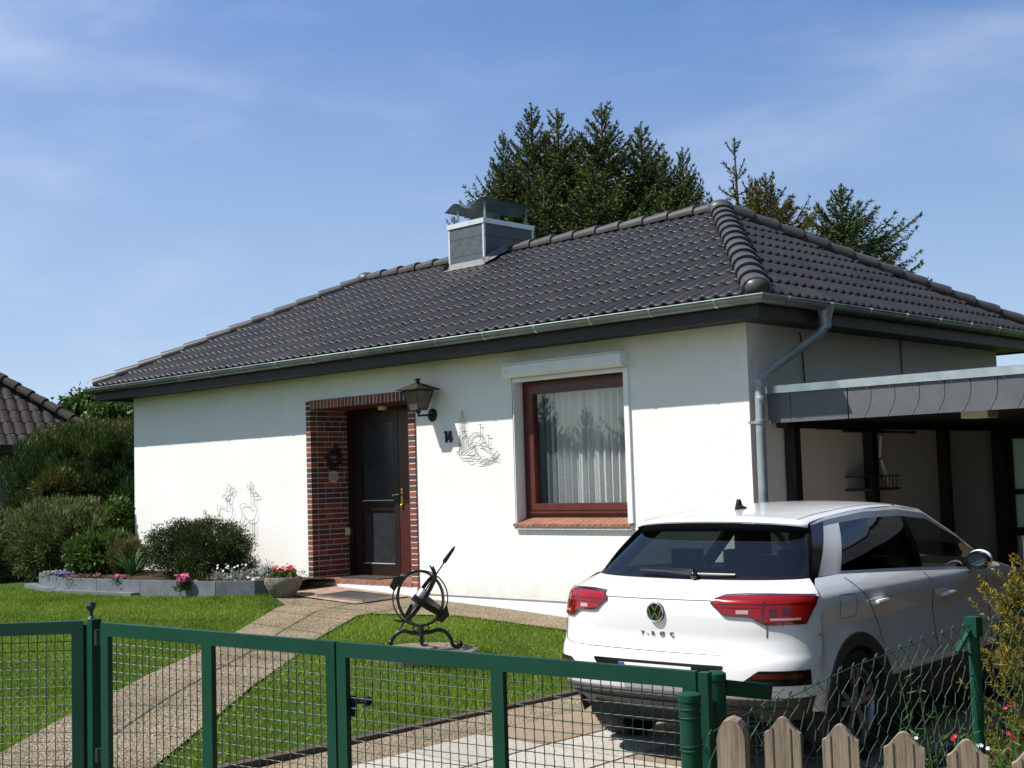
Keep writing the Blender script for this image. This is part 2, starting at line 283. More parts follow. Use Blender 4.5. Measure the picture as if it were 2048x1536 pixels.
# ------------------------------------------------------------------ camera, sun, sky
CAM=np.array([6.8782,-10.3558,1.2840]); yaw,pitch,roll,FPX=.76633,.07333,-.03028,2602.75
Fv=np.array([-math.sin(yaw)*math.cos(pitch),math.cos(yaw)*math.cos(pitch),math.sin(pitch)]); Rv=np.array([math.cos(yaw),math.sin(yaw),0]); Uv=np.cross(Rv,Fv)
R2=Rv*math.cos(roll)+Uv*math.sin(roll); U2=-Rv*math.sin(roll)+Uv*math.cos(roll)
cd=bpy.data.cameras.new('camera'); cd.sensor_width=36; cd.lens=FPX/2048*36; cd.clip_end=2000; cd.clip_start=.05
co=bpy.data.objects.new('camera',cd); COL.objects.link(co)
mw=Matrix.Identity(4)
for i in range(3): mw[i][0]=R2[i]; mw[i][1]=U2[i]; mw[i][2]=-Fv[i]; mw[i][3]=CAM[i]
co.matrix_world=mw; SC.camera=co
SUN=unit(np.array([-.67,-1.0,1.61])); el=math.asin(SUN[2]); az=math.atan2(SUN[0],SUN[1])
sd=bpy.data.lights.new('sun','SUN'); sd.energy=4.6; sd.angle=R(.5); sd.color=(1,.955,.88); so=bpy.data.objects.new('sun',sd); COL.objects.link(so)
so.rotation_euler=Vector(SUN.tolist()).to_track_quat('Z','Y').to_euler(); so.location=(-20,-30,40)
W=bpy.data.worlds.new('World'); SC.world=W; W.use_nodes=True; wt=W.node_tree; bg=wt.nodes['Background']
sky=wt.nodes.new('ShaderNodeTexSky'); sky.sky_type='NISHITA'; sky.sun_disc=False; sky.sun_elevation=el; sky.sun_rotation=az%(2*math.pi); sky.altitude=0; sky.air_density=1.0; sky.dust_density=.4; sky.ozone_density=2.0
bg.inputs['Strength'].default_value=.092
def wn(ty,**k):
    n=wt.nodes.new(ty)
    for a,b in k.items(): setattr(n,a,b)
    return n
tc=wn('ShaderNodeTexCoord'); wl=wt.links.new
def cirrus(rot,scale,sc,lo,hi,dist=.5):
    mp=wn('ShaderNodeMapping'); mp.inputs['Rotation'].default_value=rot; mp.inputs['Scale'].default_value=scale; wl(tc.outputs['Generated'],mp.inputs['Vector'])
    nz=wn('ShaderNodeTexNoise'); nz.inputs['Scale'].default_value=sc; nz.inputs['Detail'].default_value=6; nz.inputs['Roughness'].default_value=.5; nz.inputs['Distortion'].default_value=dist; wl(mp.outputs[0],nz.inputs['Vector'])
    r=wn('ShaderNodeMapRange'); r.interpolation_type='SMOOTHSTEP'; r.inputs[1].default_value=lo; r.inputs[2].default_value=hi; wl(nz.outputs['Fac'],r.inputs[0]); return r.outputs[0]
def mth(op,a,b):
    n=wn('ShaderNodeMath',operation=op)
    for i,x in enumerate((a,b)):
        if isinstance(x,(int,float)): n.inputs[i].default_value=x
        else: wl(x,n.inputs[i])
    return n.outputs[0]
c1=cirrus((R(8),R(-14),R(44)),(1.2,3.2,7),1.2,.44,.78); c2=cirrus((R(-6),R(10),R(44)),(2.0,7,16),1.5,.45,.85,.3)
# bright thin haze over the northern sky, away from the sun
dp=wn('ShaderNodeVectorMath',operation='DOT_PRODUCT'); wl(tc.outputs['Generated'],dp.inputs[0]); dp.inputs[1].default_value=(-.62,.74,.26)
nh=wn('ShaderNodeMapRange'); nh.interpolation_type='SMOOTHSTEP'; nh.inputs[1].default_value=.15; nh.inputs[2].default_value=.95; wl(dp.outputs['Value'],nh.inputs[0])
sp=wn('ShaderNodeSeparateXYZ'); wl(tc.outputs['Generated'],sp.inputs[0])
lw=wn('ShaderNodeMapRange'); lw.inputs[1].default_value=.0; lw.inputs[2].default_value=.34; lw.inputs[3].default_value=1.0; lw.inputs[4].default_value=0.0; wl(sp.outputs['Z'],lw.inputs[0])
dl=wn('ShaderNodeVectorMath',operation='DOT_PRODUCT'); wl(tc.outputs['Generated'],dl.inputs[0]); dl.inputs[1].default_value=(-.72,-.694,0)
lr=wn('ShaderNodeMapRange'); lr.inputs[1].default_value=-.42; lr.inputs[2].default_value=.42; wl(dl.outputs['Value'],lr.inputs[0])
up_=wn('ShaderNodeMix',data_type='RGBA'); wl(lr.outputs[0],up_.inputs[0]); up_.inputs[6].default_value=(0.81,1.87,4.49,1); up_.inputs[7].default_value=(1.78,2.93,5.85,1)
hz=wn('ShaderNodeMix',data_type='RGBA'); wl(lw.outputs[0],hz.inputs[0]); wl(up_.outputs[2],hz.inputs[6]); hz.inputs[7].default_value=(4.15,5.51,7.21,1)
m1=wn('ShaderNodeMix',data_type='RGBA'); wl(mth('MULTIPLY',nh.outputs[0],.86),m1.inputs[0]); wl(sky.outputs[0],m1.inputs[6]); wl(hz.outputs[2],m1.inputs[7])
m2=wn('ShaderNodeMix',data_type='RGBA'); wl(mth('MULTIPLY',mth('ADD',mth('MULTIPLY',c1,.34),mth('MULTIPLY',c2,.13)),nh.outputs[0]),m2.inputs[0]); wl(m1.outputs[2],m2.inputs[6]); m2.inputs[7].default_value=(6.27,6.94,8.13,1); wl(m2.outputs[2],bg.inputs['Color'])
vs=SC.view_settings; vs.view_transform='Standard'; vs.look='None'; vs.exposure=.50; vs.gamma=1; vs.use_curve_mapping=False
SC.cycles.max_bounces=8; SC.cycles.transparent_max_bounces=24; SC.cycles.use_denoising=True; SC.cycles.sample_clamp_indirect=6

# ------------------------------------------------------------------ ground
def terr(x,y):
    x=np.asarray(x,float); y=np.asarray(y,float)
    a=np.interp(x,[-40,-30,-6.4,-3.2,-1.8,-.3,-.2],[.1,.05,0,-.137,-.22,-.44,-.47]); a=a+.02*np.clip(y,-8,0)*np.clip((-.3-x)/3,0,1)
    dr=np.interp(y,[-12,-7,-4,20],[-.55,-.53,-.47,-.45]); k=np.clip((x+.3)/.1,0,1)
    return a*(1-k)+dr*k
def axis(lo,hi,fine): 
    a=[lo]
    while a[-1]<fine[0]: a.append(a[-1]+max(.4,(fine[0]-a[-1])*.3))
    b=list(np.arange(fine[0],fine[1],fine[2])); c=[fine[1]]
    while c[-1]<hi: c.append(c[-1]+max(.4,(c[-1]-fine[1])*.3))
    return np.array(sorted(set([x for x in a if x<fine[0]]+b+c)))
gx=axis(-400,400,(-16,6,.25)); gy=axis(-300,500,(-10,7,.25)); GX,GY=np.meshgrid(gx,gy,indexing='ij')
mb=MB(); mb.grid(np.stack([GX,GY,terr(GX,GY)-.012],-1),flip=False); struct(mb.build('ground',M['lawn_soil'],smooth=True,angle=180))
def strip(name,A,B,dz,mat,n=1,kind='structure',sub=8):
    def dens(P):
        P=np.array(P,float); q=np.linspace(0,len(P)-1,(len(P)-1)*sub+1); return np.stack([np.interp(q,range(len(P)),P[:,k]) for k in (0,1)],1)
    A,B=dens(A),dens(B); G=[]
    for j in range(n+1): 
        q=A+(B-A)*j/n; G.append(np.column_stack([q,terr(q[:,0],q[:,1])+dz]))
    mb=MB(); mb.grid(np.array(G)); o=mb.build(name,mat,smooth=True,angle=180); return o
PL=[(-5.6,-.95),(-5.32,-1.6),(-4.44,-2.63),(-3.77,-3.42),(-2.89,-4.63),(-1.95,-5.75),(-1.25,-6.65),(-.4,-7.6)]
PR=[(-4.2,-.65),(-4.13,-1.42),(-3.28,-2.6),(-2.75,-3.2),(-2.05,-4.05),(-1.34,-4.93),(-.6,-5.85),(.5,-7.2)]
struct(strip('path',PL,PR,.010,M['pebble'],6))
struct(strip('forecourt',[(-6.3,-.03),(-5.3,-.03),(-4.2,-.03),(-3.2,-.03),(-1.6,-.03),(-.25,-.03)],[(-6.05,-1.1),(-5.35,-1.45),(-4.15,-1.2),(-3.3,-.72),(-1.7,-.62),(-.25,-.62)],.006,M['pebble'],5))
mb=MB(); PLa,PRa=np.array(PL),np.array(PR)
def gbar(mb,a,b,w,dz,n=6):
    a,b=np.array(a,float),np.array(b,float); d=unit(b-a); s=np.array([-d[1],d[0]])*w/2; G=[]
    for k in (-1,1):
        q=np.array([a+(b-a)*i/n+s*k for i in range(n+1)]); G.append(np.column_stack([q,terr(q[:,0],q[:,1])+dz]))
    mb.grid(np.array(G),flip=True)
mid=PLa*.5+PRa*.5
for i in range(len(mid)-1): gbar(mb,mid[i],mid[i+1],.014,.0145)
for s in np.arange(.6,6.9,.62):
    i=int(s); k=s-i; a=PLa[i]*(1-k)+PLa[i+1]*k; b=PRa[i]*(1-k)+PRa[i+1]*k; gbar(mb,a,b,.010,.0142)
struct(mb.build('path_joint',M['joint']))
# driveway of slabs on a pebble strip
mb=MB(); 
xs=np.arange(-.2,3.06,.25); ys=np.arange(-9.5,6.01,.25); X,Y=np.meshgrid(xs,ys,indexing='ij'); mb.grid(np.stack([X,Y,terr(X,Y)+.004],-1)); struct(mb.build('driveway',M['pebble'],smooth=True,angle=180))
mb=MB(); 
cols=[(.32,.93),(.96,1.6),(1.63,2.27),(2.3,2.94)]; yy=-9.2; k=0
while yy<5.4:
    for ci,(a,b) in enumerate(cols):
        d=rnd.uniform(.88,1.06); c=(.33*d,.25*d,.175*d)
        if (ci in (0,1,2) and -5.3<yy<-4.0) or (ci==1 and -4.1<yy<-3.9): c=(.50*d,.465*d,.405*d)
        mb.color(c); y1=yy+.63; z0=float(terr(a,yy))+.010+rnd.uniform(-.001,.002); z1=float(terr(a,y1))+.010
        mb.hexa([(a,yy,z0-.03),(b,yy,z0-.03),(b,y1,z1-.03),(a,y1,z1-.03),(a,yy,z0),(b,yy,z0),(b,y1,z1),(a,y1,z1)])
    yy+=.655
struct(mb.build('driveway_paving',M['slab']))
mb=MB(); xs=np.arange(3.05,4.9,.12); ys=np.arange(-6.4,5.3,.12); X,Y=np.meshgrid(xs,ys,indexing='ij'); mb.grid(np.stack([X,Y,terr(X,Y)+.006+.012*np.sin(X*17+Y*9)*np.sin(Y*23)],-1)); struct(mb.build('driveway_shade_strip',M['earth'],smooth=True,angle=180))  # dark strip standing in for shaded ground, also cuts warm bounce onto the car
mb=MB()
for y0 in np.arange(-5.75,-.65,1.0):
    y1=min(y0+.99,-.62); z0=float(terr(-.3,y0)); z1=float(terr(-.3,y1)); z0=z1=-.425-.004*abs(y0)
    mb.hexa([(-.285,y0,-.7),(-.2,y0,-.7),(-.2,y1,-.7),(-.285,y1,-.7),(-.285,y0,z0),(-.2,y0,z0),(-.2,y1,z1),(-.285,y1,z1)])
tag(mb.build('kerb',M['kerb']),'low dark brown kerb between the lawn and the driveway','kerb')
mb=MB(); mb.box((-60,-16,-.62),(60,-9.6,-.535)); struct(mb.build('road',M['asphalt']))
# ------------------------------------------------------------------ house
L,D=11.175,5.53; ZT=2.70; OV=.42; ZE=2.90
house=thing('bungalow','white rendered bungalow with dark tiled hip roof, brick framed entrance and slated chimney','house',(-5.5,0,0))
mb=MB(); DX0,DX1=-6.817,-4.703; WX0,WX1,WZ0,WZ1=-3.06,-1.441,.80,2.40; T=.32; ZB=-.02
mb.box((-L,0,ZB),(DX0,T,ZT)); mb.box((DX0,0,2.385),(DX1,T,ZT)); mb.box((DX1,0,ZB),(WX0,T,ZT)); mb.box((WX0,0,ZB),(WX1,T,WZ0)); mb.box((WX0,0,WZ1),(WX1,T,ZT)); mb.box((WX1,0,ZB),(0,T,ZT))
mb.box((-T,T,-.5),(0,D,ZT)); mb.box((-L,T,-.2),(-L+T,D,ZT)); mb.box((-L+T,D-T,-.4),(-T,D,ZT))
mb.box((DX0-.02,T,-.1),(DX0+.05,.9,ZT)); mb.box((DX1-.05,T,-.1),(DX1+.02,.9,ZT)) # recess cheeks
mb.box((-L+T,T,2.69),(-T,D-T,2.72)) # ceiling
wall=mb.build('wall',M['stucco'],house)
mb=MB(); mb.box((-L+.012,.014,-.7),(DX0+.05,.3,ZB)); mb.box((DX1-.05,.014,-.7),(-.012,.3,ZB)); mb.box((DX0+.10,-.022,-.5),(DX1-.02,.5,.056)); mb.box((-.31,.3,-.8),(-.012,D,-.5)); mb.build('plinth',M['plinth'],house)
mb=MB(); mb.box((-L+T,T,-.05),(-T,D-T,0)); mb.build('floor_slab',M['room'],house)
# brick surround and reveals
PAL=[(.23,.060,.040),(.26,.075,.048),(.19,.048,.036),(.075,.050,.052),(.16,.055,.045),(.30,.10,.06),(.10,.055,.050),(.21,.055,.038)]
def bc(): 
    c=rnd.choice(PAL); k=rnd.uniform(.85,1.1); return tuple(x*k for x in c)
mb=MB(); mo=MB(); CH=2.3406/35; J=.014; zb=.044
JX0,JX1=DX0+.098,DX1-.115
for i in range(35):
    z0=zb+i*CH+J/2; z1=z0+CH-J
    mb.color(bc()); mb.box((DX0,-.022,z0),(JX0,.075,z1)); mb.color(bc()); mb.box((JX1,-.022,z0),(DX1,.075,z1))
    for (xa,xb) in ((JX0-.06,JX0),(JX1,JX1+.06)):
        y=.086; off=[.055,.115,.0,.17][i%4]; ln=.115 if off==.055 else (.24-off if off<.2 else .12); 
        first=True
        while y<.62:
            l=(rnd.choice([.115,.175,.115]) if first else (.24 if rnd.random()>.18 else .115)); first=False
            y1=min(y+l,.64); mb.color(bc()); mb.box((xa,y,z0),(xb,y1,z1)); y=y1+.011
x=JX0+.004; n=int((JX1-JX0)/.0685); st=(JX1-JX0)/n
for i in range(n):
    mb.color(bc()); mb.box((JX0+i*st+.0075,-.023,2.268),(JX0+(i+1)*st-.0075,.075,2.384))
    for k in range(2): mb.color(bc()); mb.box((JX0+i*st+.005,.086+k*.25,2.268),(JX0+(i+1)*st-.005,.086+k*.25+.24,2.33))
mb.build('brick_surround',M['brick'],house)
mo.box((DX0+.003,-.0195,zb),(JX0-.005,.61,2.380)); mo.box((JX1+.005,-.0195,zb),(DX1-.003,.61,2.380)); mo.box((JX0-.005,-.0205,2.272),(JX1+.005,.61,2.381)); mo.build('mortar',M['mortar'],house)
simple('apron',(.36,.235,.165),.75,var=.3,scale=9,bump=.3)
# entrance step
mb=MB(); n=14; st=(DX1-DX0-.2)/n
for i in range(n): mb.box((DX0+.1+i*st+.004,-.032,.058),(DX0+.1+(i+1)*st-.004,.085,.098))
for i in range(9):
    for j in range(3): mb.box((DX0+.1+i*.212+.004,.092+j*.19,.058),(DX0+.1+(i+1)*.212-.004,.092+(j+1)*.19-.006,.0975))
mb.build('entrance_step',M['terracotta'],house)
# fixed side light + door
dl=M['door_wood']; y0=.63
fr=MB(); fr.box((JX0,y0-.05,.10),(JX0+.085,y0+.06,2.27)); fr.box((JX0+.085,y0-.05,2.19),(JX1,y0+.06,2.27)); fr.box((-5.79,y0-.05,.10),(-5.70,y0+.05,2.19)); fr.box((JX1-.07,y0-.05,.1),(JX1,y0+.06,2.19))
sl=fr.build('door_frame',dl,house)
a,b=JX0+.085,-5.79
fr=MB()
for (q0,q1,w0,w1) in ((a,a+.17,.10,2.19),(b-.045,b,.10,2.19),(a+.17,b-.045,.10,.26),(a+.17,b-.045,.94,1.07),(a+.17,b-.045,2.08,2.19)): fr.box((q0,y0-.02,w0),(q1,y0+.03,w1))
sp=fr.build('side_panel',dl,house)
g=MB(); g.box((a+.17,y0+.004,.26),(b-.045,y0+.012,.94)); g.box((a+.17,y0+.004,1.07),(b-.045,y0+.012,2.08)); g.build('pane',M['frosted'],sp)
g=MB(); g.box((a+.175,y0-.022,1.062),(b-.05,y0-.012,1.074)); g.box((a+.175,y0-.022,.252),(b-.05,y0-.012,.263)); g.build('glazing_bead',M['zinc_white'],sp)
d=MB(); d.box((-5.70,y0-.045,.13),(JX1-.07,y0+.02,2.19)); 
for i in range(5): d.box((-5.55+i*.13,y0-.058,.25),(-5.46+i*.13,y0-.045,2.08))
dr=d.build('door',M['door_red'],house)
h=MB(); h.box((-5.660,y0-.055,.98),(-5.620,y0-.045,1.22)); h.tube([(-5.64,y0-.05,1.14),(-5.64,y0-.10,1.14),(-5.75,y0-.105,1.135),(-5.765,y0-.105,1.12)],.011,8); h.ball((-5.64,y0-.065,1.0),.022,8,6); h.build('door_handle',M['brass'],dr,smooth=True)
w=MB(); w.box((-5.70,y0-.06,.099),(JX1-.07,y0,.13)); w.build('threshold',M['zinc_bright'],house)
mb=MB(); mb.box((-L+T,1.2,-.05),(-T,1.25,2.69)); mb.box((-4.6,.32,0),(-4.55,1.2,2.69)); mb.box((-.9,.32,0),(-.85,1.2,2.69)); mb.build('room_partition',M['room'],house)
# doorbell box and porch light
mb=MB(); mb.box((JX0,.52,.62),(JX0+.02,.58,.72)); mb.build('socket_box',M['cream'],house)
mb=MB(); mb.lathe([(0,0),(.05,0),(.062,.02),(.062,.045),(.02,.05),(0,.05)],(-5.75,.38,2.215),16); mb.build('porch_lamp',M['cream'],house,smooth=True)
# window
wf=MB(); yw=.135
for q in (((WX0+.0,yw,.86),(WX0+.10,yw+.07,2.375)),((WX1-.10,yw,.86),(WX1,yw+.07,2.375)),((WX0+.10,yw,2.27),(WX1-.10,yw+.07,2.375)),((WX0+.10,yw,.86),(WX1-.10,yw+.07,.955)),((WX0+.10,yw-.006,.807),(WX1-.10,yw+.06,.862)),((WX0,yw,.807),(WX0+.10,yw+.06,.86)),((WX1-.10,yw,.807),(WX1,yw+.06,.86))): wf.box(*q)
for q in (((WX0+.085,yw-.022,.94),(WX0+.165,yw+.05,2.30)),((WX1-.165,yw-.022,.94),(WX1-.085,yw+.05,2.30)),((WX0+.165,yw-.022,2.215),(WX1-.165,yw+.05,2.30)),((WX0+.165,yw-.022,.94),(WX1-.165,yw+.05,1.015))): wf.box(*q)
wf.box((WX0+.10,yw-.036,.905),(WX1-.10,yw-.0,.93))
win=wf.build('window',M['red_wood'],house)
g=MB(); g.add([(WX0+.15,yw+.018,.99),(WX1-.15,yw+.018,.99),(WX1-.15,yw+.018,2.24),(WX0+.15,yw+.018,2.24)],[(0,1,2,3)]); g.build('pane',M['window_glass'],win)
g=MB(); n=int((WX1-WX0+.04)/.076); st=(WX1-WX0+.03)/n
for i in range(n):
    a,b=WX0-.03+i*st+.003,WX0-.03+(i+1)*st-.003; g.hexa([(a,-.055,.772),(b,-.055,.772),(b,.132,.835),(a,.132,.835),(a,-.055,.799),(b,-.055,.799),(b,.132,.862),(a,.132,.862)])
sill=g.build('window_sill',M['terracotta'],house)
g=MB(); g.hexa([(WX0-.02,-.04,.740),(WX1-.005,-.04,.740),(WX1-.005,.131,.80),(WX0-.02,.131,.80),(WX0-.02,-.04,.797),(WX1-.005,-.04,.797),(WX1-.005,.131,.855),(WX0-.02,.131,.855)]); g.build('sill_bed',M['mortar'],house)
# shutter box with rails
sb=MB(); prof=[(-.002,2.405),(-.10,2.395),(-.138,2.425),(-.142,2.55),(-.002,2.565)]
sb.prism([(-3.105,y,z) for y,z in prof],(1.672,0,0)); sh=sb.build('shutter_box',M['white_plastic'],house)
g=MB(); g.box((-3.098,-.1435,2.532),(-1.44,-.1405,2.535)); g.box((-3.047,-.1445,2.46),(-3.037,-.1415,2.472)); g.build('seam',M['black_gap'],sh)
g=MB(); g.box((WX0-.0,-.028,.81),(WX0+.010,.11,2.40)); g.box((WX1-.05,-.028,.81),(WX1+.01,.11,2.40)); g.box((WX0+.010,-.02,2.35),(WX1-.05,.03,2.40)); g.build_each('shutter_rail',M['white_plastic'],sh)
g=MB(); g.box((WX0-.010,-.027,.81),(WX0-.0005,.0,2.40)); g.build('rail_joint',M['black_gap'],sh)
# soffit / fascia
mb=MB(); X0,X1,Y0,Y1=-L-OV,OV,-OV,D+OV
for q in (((X0+.03,Y0+.03,ZT-.001),(X1-.03,-.001,ZT+.03)),((X0+.03,D+.001,ZT),(X1-.03,Y1-.03,ZT+.03)),((.001,-.001,ZT),(X1-.03,D+.001,ZT+.03)),((X0+.03,-.001,ZT),(-L-.001,D+.001,ZT+.03))): mb.box(*q)
for q in (((X0,Y0,ZT-.02),(X1,Y0+.03,ZE-.01)),((X0,Y1-.03,ZT-.02),(X1,Y1,ZE-.01)),((X1-.03,Y0+.03,ZT-.02),(X1,Y1-.03,ZE-.01)),((X0,Y0+.03,ZT-.02),(X0+.03,Y1-.03,ZE-.01))): mb.box(*q)
mb.build('fascia',M['fascia'],house)
# roof planes of profiled tiles
RX1,RX0,RY,ZR=-2.13,-8.86,D/2,4.475
def prof(x,P=.15): # two rolls per tile, asymmetrical pan
    u=(x/P)%1.0
    return .026*(math.sin(math.pi*min(u/.52,1))**1.2 if u<.52 else 0.0)-.004*math.sin(math.pi*max(0,(u-.52)/.48))
def roof_plane(mb,o,ex,es,length,smax,courses,run,rise,P=.15,amp=1.0,lip=1.0):
    """o: eave start, ex: unit along eave, es: unit up the slope, smax(x): slope length available at x"""
    nrm=np.cross(ex,es); nrm/=np.linalg.norm(nrm); ns=8
    xs=np.arange(0,length+1e-6,P/ns); gauge=run/courses; G=[]
    for k in range(courses):
        a,b=k*gauge-(.03 if k==0 else .012),(k+1)*gauge
        for s,h in ((a+.001,.002),(a-.004,.014),(a-.002,.026),(a+.007,.033),(a+.03,.0325),(b,.006)):
            row=[]
            for x in xs:
                sm=max(smax(x),-.03); ss=min(s,sm); hh=prof(x,P)*amp+h
                row.append(np.array(o)+ex*x+es*ss+nrm*(hh+(h*(lip-1))))
            G.append(row)
    mb.grid(np.array(G))
mb=MB(); sl=math.hypot(RY-Y0,ZR-ZE); es=np.array([0,RY-Y0,ZR-ZE])/sl; a0=RX0-X0; a1=X1-RX1; ln=X1-X0
roof_plane(mb,(X0,Y0,ZE),np.array([1.,0,0]),es,ln,lambda x:sl*min(1,x/a0,(ln-x)/a1),10,sl,0)
es2=np.array([0,-(Y1-RY),ZR-ZE])/sl; roof_plane(mb,(X1,Y1,ZE),np.array([-1.,0,0]),es2,ln,lambda x:sl*min(1,(ln-x)/a0,x/a1),10,sl,0)
sr=math.hypot(X1-RX1,ZR-ZE); es3=np.array([-(X1-RX1),0,ZR-ZE])/sr; wd=Y1-Y0; roof_plane(mb,(X1,Y0,ZE),np.array([0,1.,0]),es3,wd,lambda x:sr*min(1,x/(wd/2),(wd-x)/(wd/2)),9,sr,0)
slf=math.hypot(RX0-X0,ZR-ZE); es4=np.array([RX0-X0,0,ZR-ZE])/slf; roof_plane(mb,(X0,Y1,ZE),np.array([0,-1.,0]),es4,wd,lambda x:slf*min(1,x/(wd/2),(wd-x)/(wd/2)),9,slf,0)
roof=mb.build('roof',M['roof_tile'],house,smooth=True,angle=75)
mb=MB(); mb.add([(X0+.05,Y0+.05,ZE-.02),(X1-.05,Y0+.05,ZE-.02),(X1-.05,Y1-.05,ZE-.02),(X0+.05,Y1-.05,ZE-.02),(RX0,RY,ZR-.06),(RX1,RY,ZR-.06)],[(0,1,5,4),(1,2,5),(2,3,4,5),(3,0,4)]); mb.build('roof_underlay',M['black_gap'],house)
# ridge and hip caps
def caps(mb,a,b,step,r0=.098,r1=.122,skip=None,endball=False):
    a,b=np.array(a,float),np.array(b,float); Ltot=np.linalg.norm(b-a); d=(b-a)/Ltot; n=max(1,int(round(Ltot/step))); st=Ltot/n
    side=unit(np.cross(d,[0,0,1.])); up=np.cross(side,d)
    for i in range(n):
        if skip and skip(a+d*(i+.5)*st): continue
        s0,s1=i*st-.055,(i+1)*st; G=[]
        for s,r,z in ((s0,r1*.80,.006),(s0,r1,.006),(s0+.05,r1*.985,.006),(s1,r0,-.010)):
            G.append([a+d*s+side*r*math.cos(t)+up*(r*.78*math.sin(t)+z-.012) for t in np.linspace(-.35,math.pi+.35,13)])
        mb.grid(np.array(G))
mb=MB(); zc=.055
FR=(X1-.03,Y0+.03,ZE+zc); AP=(RX1,RY,ZR+zc-.01); AL=(RX0,RY,ZR+zc-.01)
caps(mb,AP,AL,.40,skip=lambda p:-6.55<p[0]<-5.7); 
for e in (FR,(X1-.03,Y1-.03,ZE+zc)): caps(mb,e,AP,.345,.118,.142)
for e in ((X0+.03,Y0+.03,ZE+zc),(X0+.03,Y1-.03,ZE+zc)): caps(mb,e,AL,.385)
for p in (AP,AL): mb.ball((p[0],p[1],p[2]-.02),.165,16,8,(1,1,.72))
for e,t2 in ((FR,AP),((X1-.03,Y1-.03,ZE+zc),AP)): 
    d=unit(np.array(t2)-np.array(e)); mb.ball(np.array(e)+d*.02-np.array([0,0,.01]),.138,16,8,(1,1,.80))
mb.build('ridge_cap',M['ridge_tile'],house,smooth=True,angle=45)
# gutters
def gut(mb,path,closed,r=.066):
    # half-round section swept along corners, front bead
    P=[np.array(p,float) for p in path]; n=len(P); secs=[]
    for i in range(n):
        d0=unit(P[i]-P[i-1]) if i>0 else unit(P[1]-P[0]); d1=unit(P[(i+1)%n]-P[i]) if i<n-1 else d0
        o0=np.array([d0[1],-d0[0],0]); o1=np.array([d1[1],-d1[0],0]); m=unit(o0+o1); m=m/max(m@o0,.3)
        s=[P[i]+m*(r*.0+r*math.cos(t))+np.array([0,0,r*math.sin(t)]) for t in np.linspace(math.pi,2*math.pi,11)]
        s+= [P[i]+m*(r+.010*math.cos(t)-.002)+np.array([0,0,.004+.010*math.sin(t)]) for t in np.linspace(-1.6,3.2,7)]; secs.append(s)
    mb.grid(np.array(secs))
mb=MB(); zg=ZE-.040; q=.068
path=[(X0-q+.0,Y1+q,zg),(X0-q,Y0-q+.0,zg),(X1+q,Y0-q,zg),(X1+q,Y1+q,zg),(X0-q,Y1+q,zg)]
gut(mb,path,False); gtr=mb.build('gutter',M['zinc'],house,smooth=True,angle=60)
def clip(c,o):
    mb=MB()
    c=np.array(c,float); o=np.array(o,float); tn=np.array([-o[1],o[0],0])*.014
    G=[[c+o*.0705*math.cos(t)+np.array([0,0,.0705*math.sin(t)])+k*tn for k in (-1,1)] for t in np.linspace(math.pi,2*math.pi,11)]; mb.grid(np.array(G)); mb.box(c+o*.06-np.abs(tn)-.004,c+o*.078+np.abs(tn)+np.array([.004,.004,.016])); mb.build('gutter_bracket',M['zinc_bright'],gtr,smooth=True)
for x in np.arange(X0+.35,X1-.1,.752): clip((x,Y0-q,zg),(0,-1,0))
for y in np.arange(Y0+.30,Y1,.75): clip((X1+q,y,zg),(1,0,0))
mb=MB(); gx_,gy_=X1+q,.62
mb.lathe([(.085,-.02),(.08,-.05),(.052,-.15),(.05,-.17)],(gx_,gy_,zg),16)
mb.tube([(gx_,gy_,zg-.14),(gx_,gy_,2.66),(gx_-.04,gy_-.05,2.58),(.165,.10,2.235),(.13,.02,2.15),(.125,-.01,2.05),(.125,-.02,1.5),(.125,-.03,-.45)],.044,14)
for z in (2.66,2.12,1.96): mb.lathe([(.044,-.035),(.05,-.03),(.05,.03),(.044,.035)],(gx_ if z>2.6 else .128,gy_ if z>2.6 else (-.005),z),14)
for z in (1.75,.6): mb.lathe([(.044,-.02),(.052,-.015),(.052,.015),(.044,.02)],(.125,-.02,z),14); mb.box((.0,-.03,z-.012),(.09,-.01,z+.012))
mb.build('downpipe',M['zinc_pipe'],house,smooth=True,angle=50)
mb=MB(); mb.tube([(.012,.93,2.66),(.012,.96,2.5),(.012,.99,2.0)],.007,6); mb.tube([(.012,3.02,2.69),(.012,3.02,2.0)],.006,6); mb.build_each('wall_cable',M['black_gap'],house)
# chimney
CX0,CX1,CY0,CY1,CZ=-6.46,-5.77,2.31,3.29,4.885
ch=MB(); ch.box((CX0,CY0,4.0),(CX1,CY1,CZ)); chim=ch.build('chimney',M['black_gap'],house)
pl=MB()
def plate(poly,front):
    if front: P=[(CX0+u,CY0-.012,4.24+v) for u,v in poly]; pl.prism(P,(0,.011,0))
    else: P=[(CX1+.012,CY0+u,4.24+v) for u,v in poly]; pl.prism(P,(-.011,0,0))
def slates(wd,front,flip):
    m=(lambda u:wd-u) if flip else (lambda u:u); g=.004
    F=lambda pts:plate([(m(u),v) for u,v in pts][::(-1 if flip else 1)],front)
    F([(g,0),(wd-g,0),(wd-g,.20),(g,.20)]); F([(g,.455),(wd-g,.455),(wd-g,.64),(g,.64)])
    step=.245; k=-2; sk=[(0,.205),(.075,.29),(.105,.295),(.185,.375),(.21,.38),(.27,.45)]
    while k*step<wd:
        Lp=[(k*step+a+g,b) for a,b in sk]; Rp=[((k+1)*step+a-g,b) for a,b in sk]
        cl=lambda q:(min(max(q[0],g),wd-g),q[1]); poly=[cl(q) for q in Lp]+[cl(q) for q in Rp[::-1]]
        if max(p[0] for p in poly)-min(p[0] for p in poly)>.02: F(poly[::-1])
        k+=1
slates(CX1-CX0,True,False); slates(CY1-CY0,False,True); pl.build('slate_cladding',M['slate'],chim)
tr=MB()
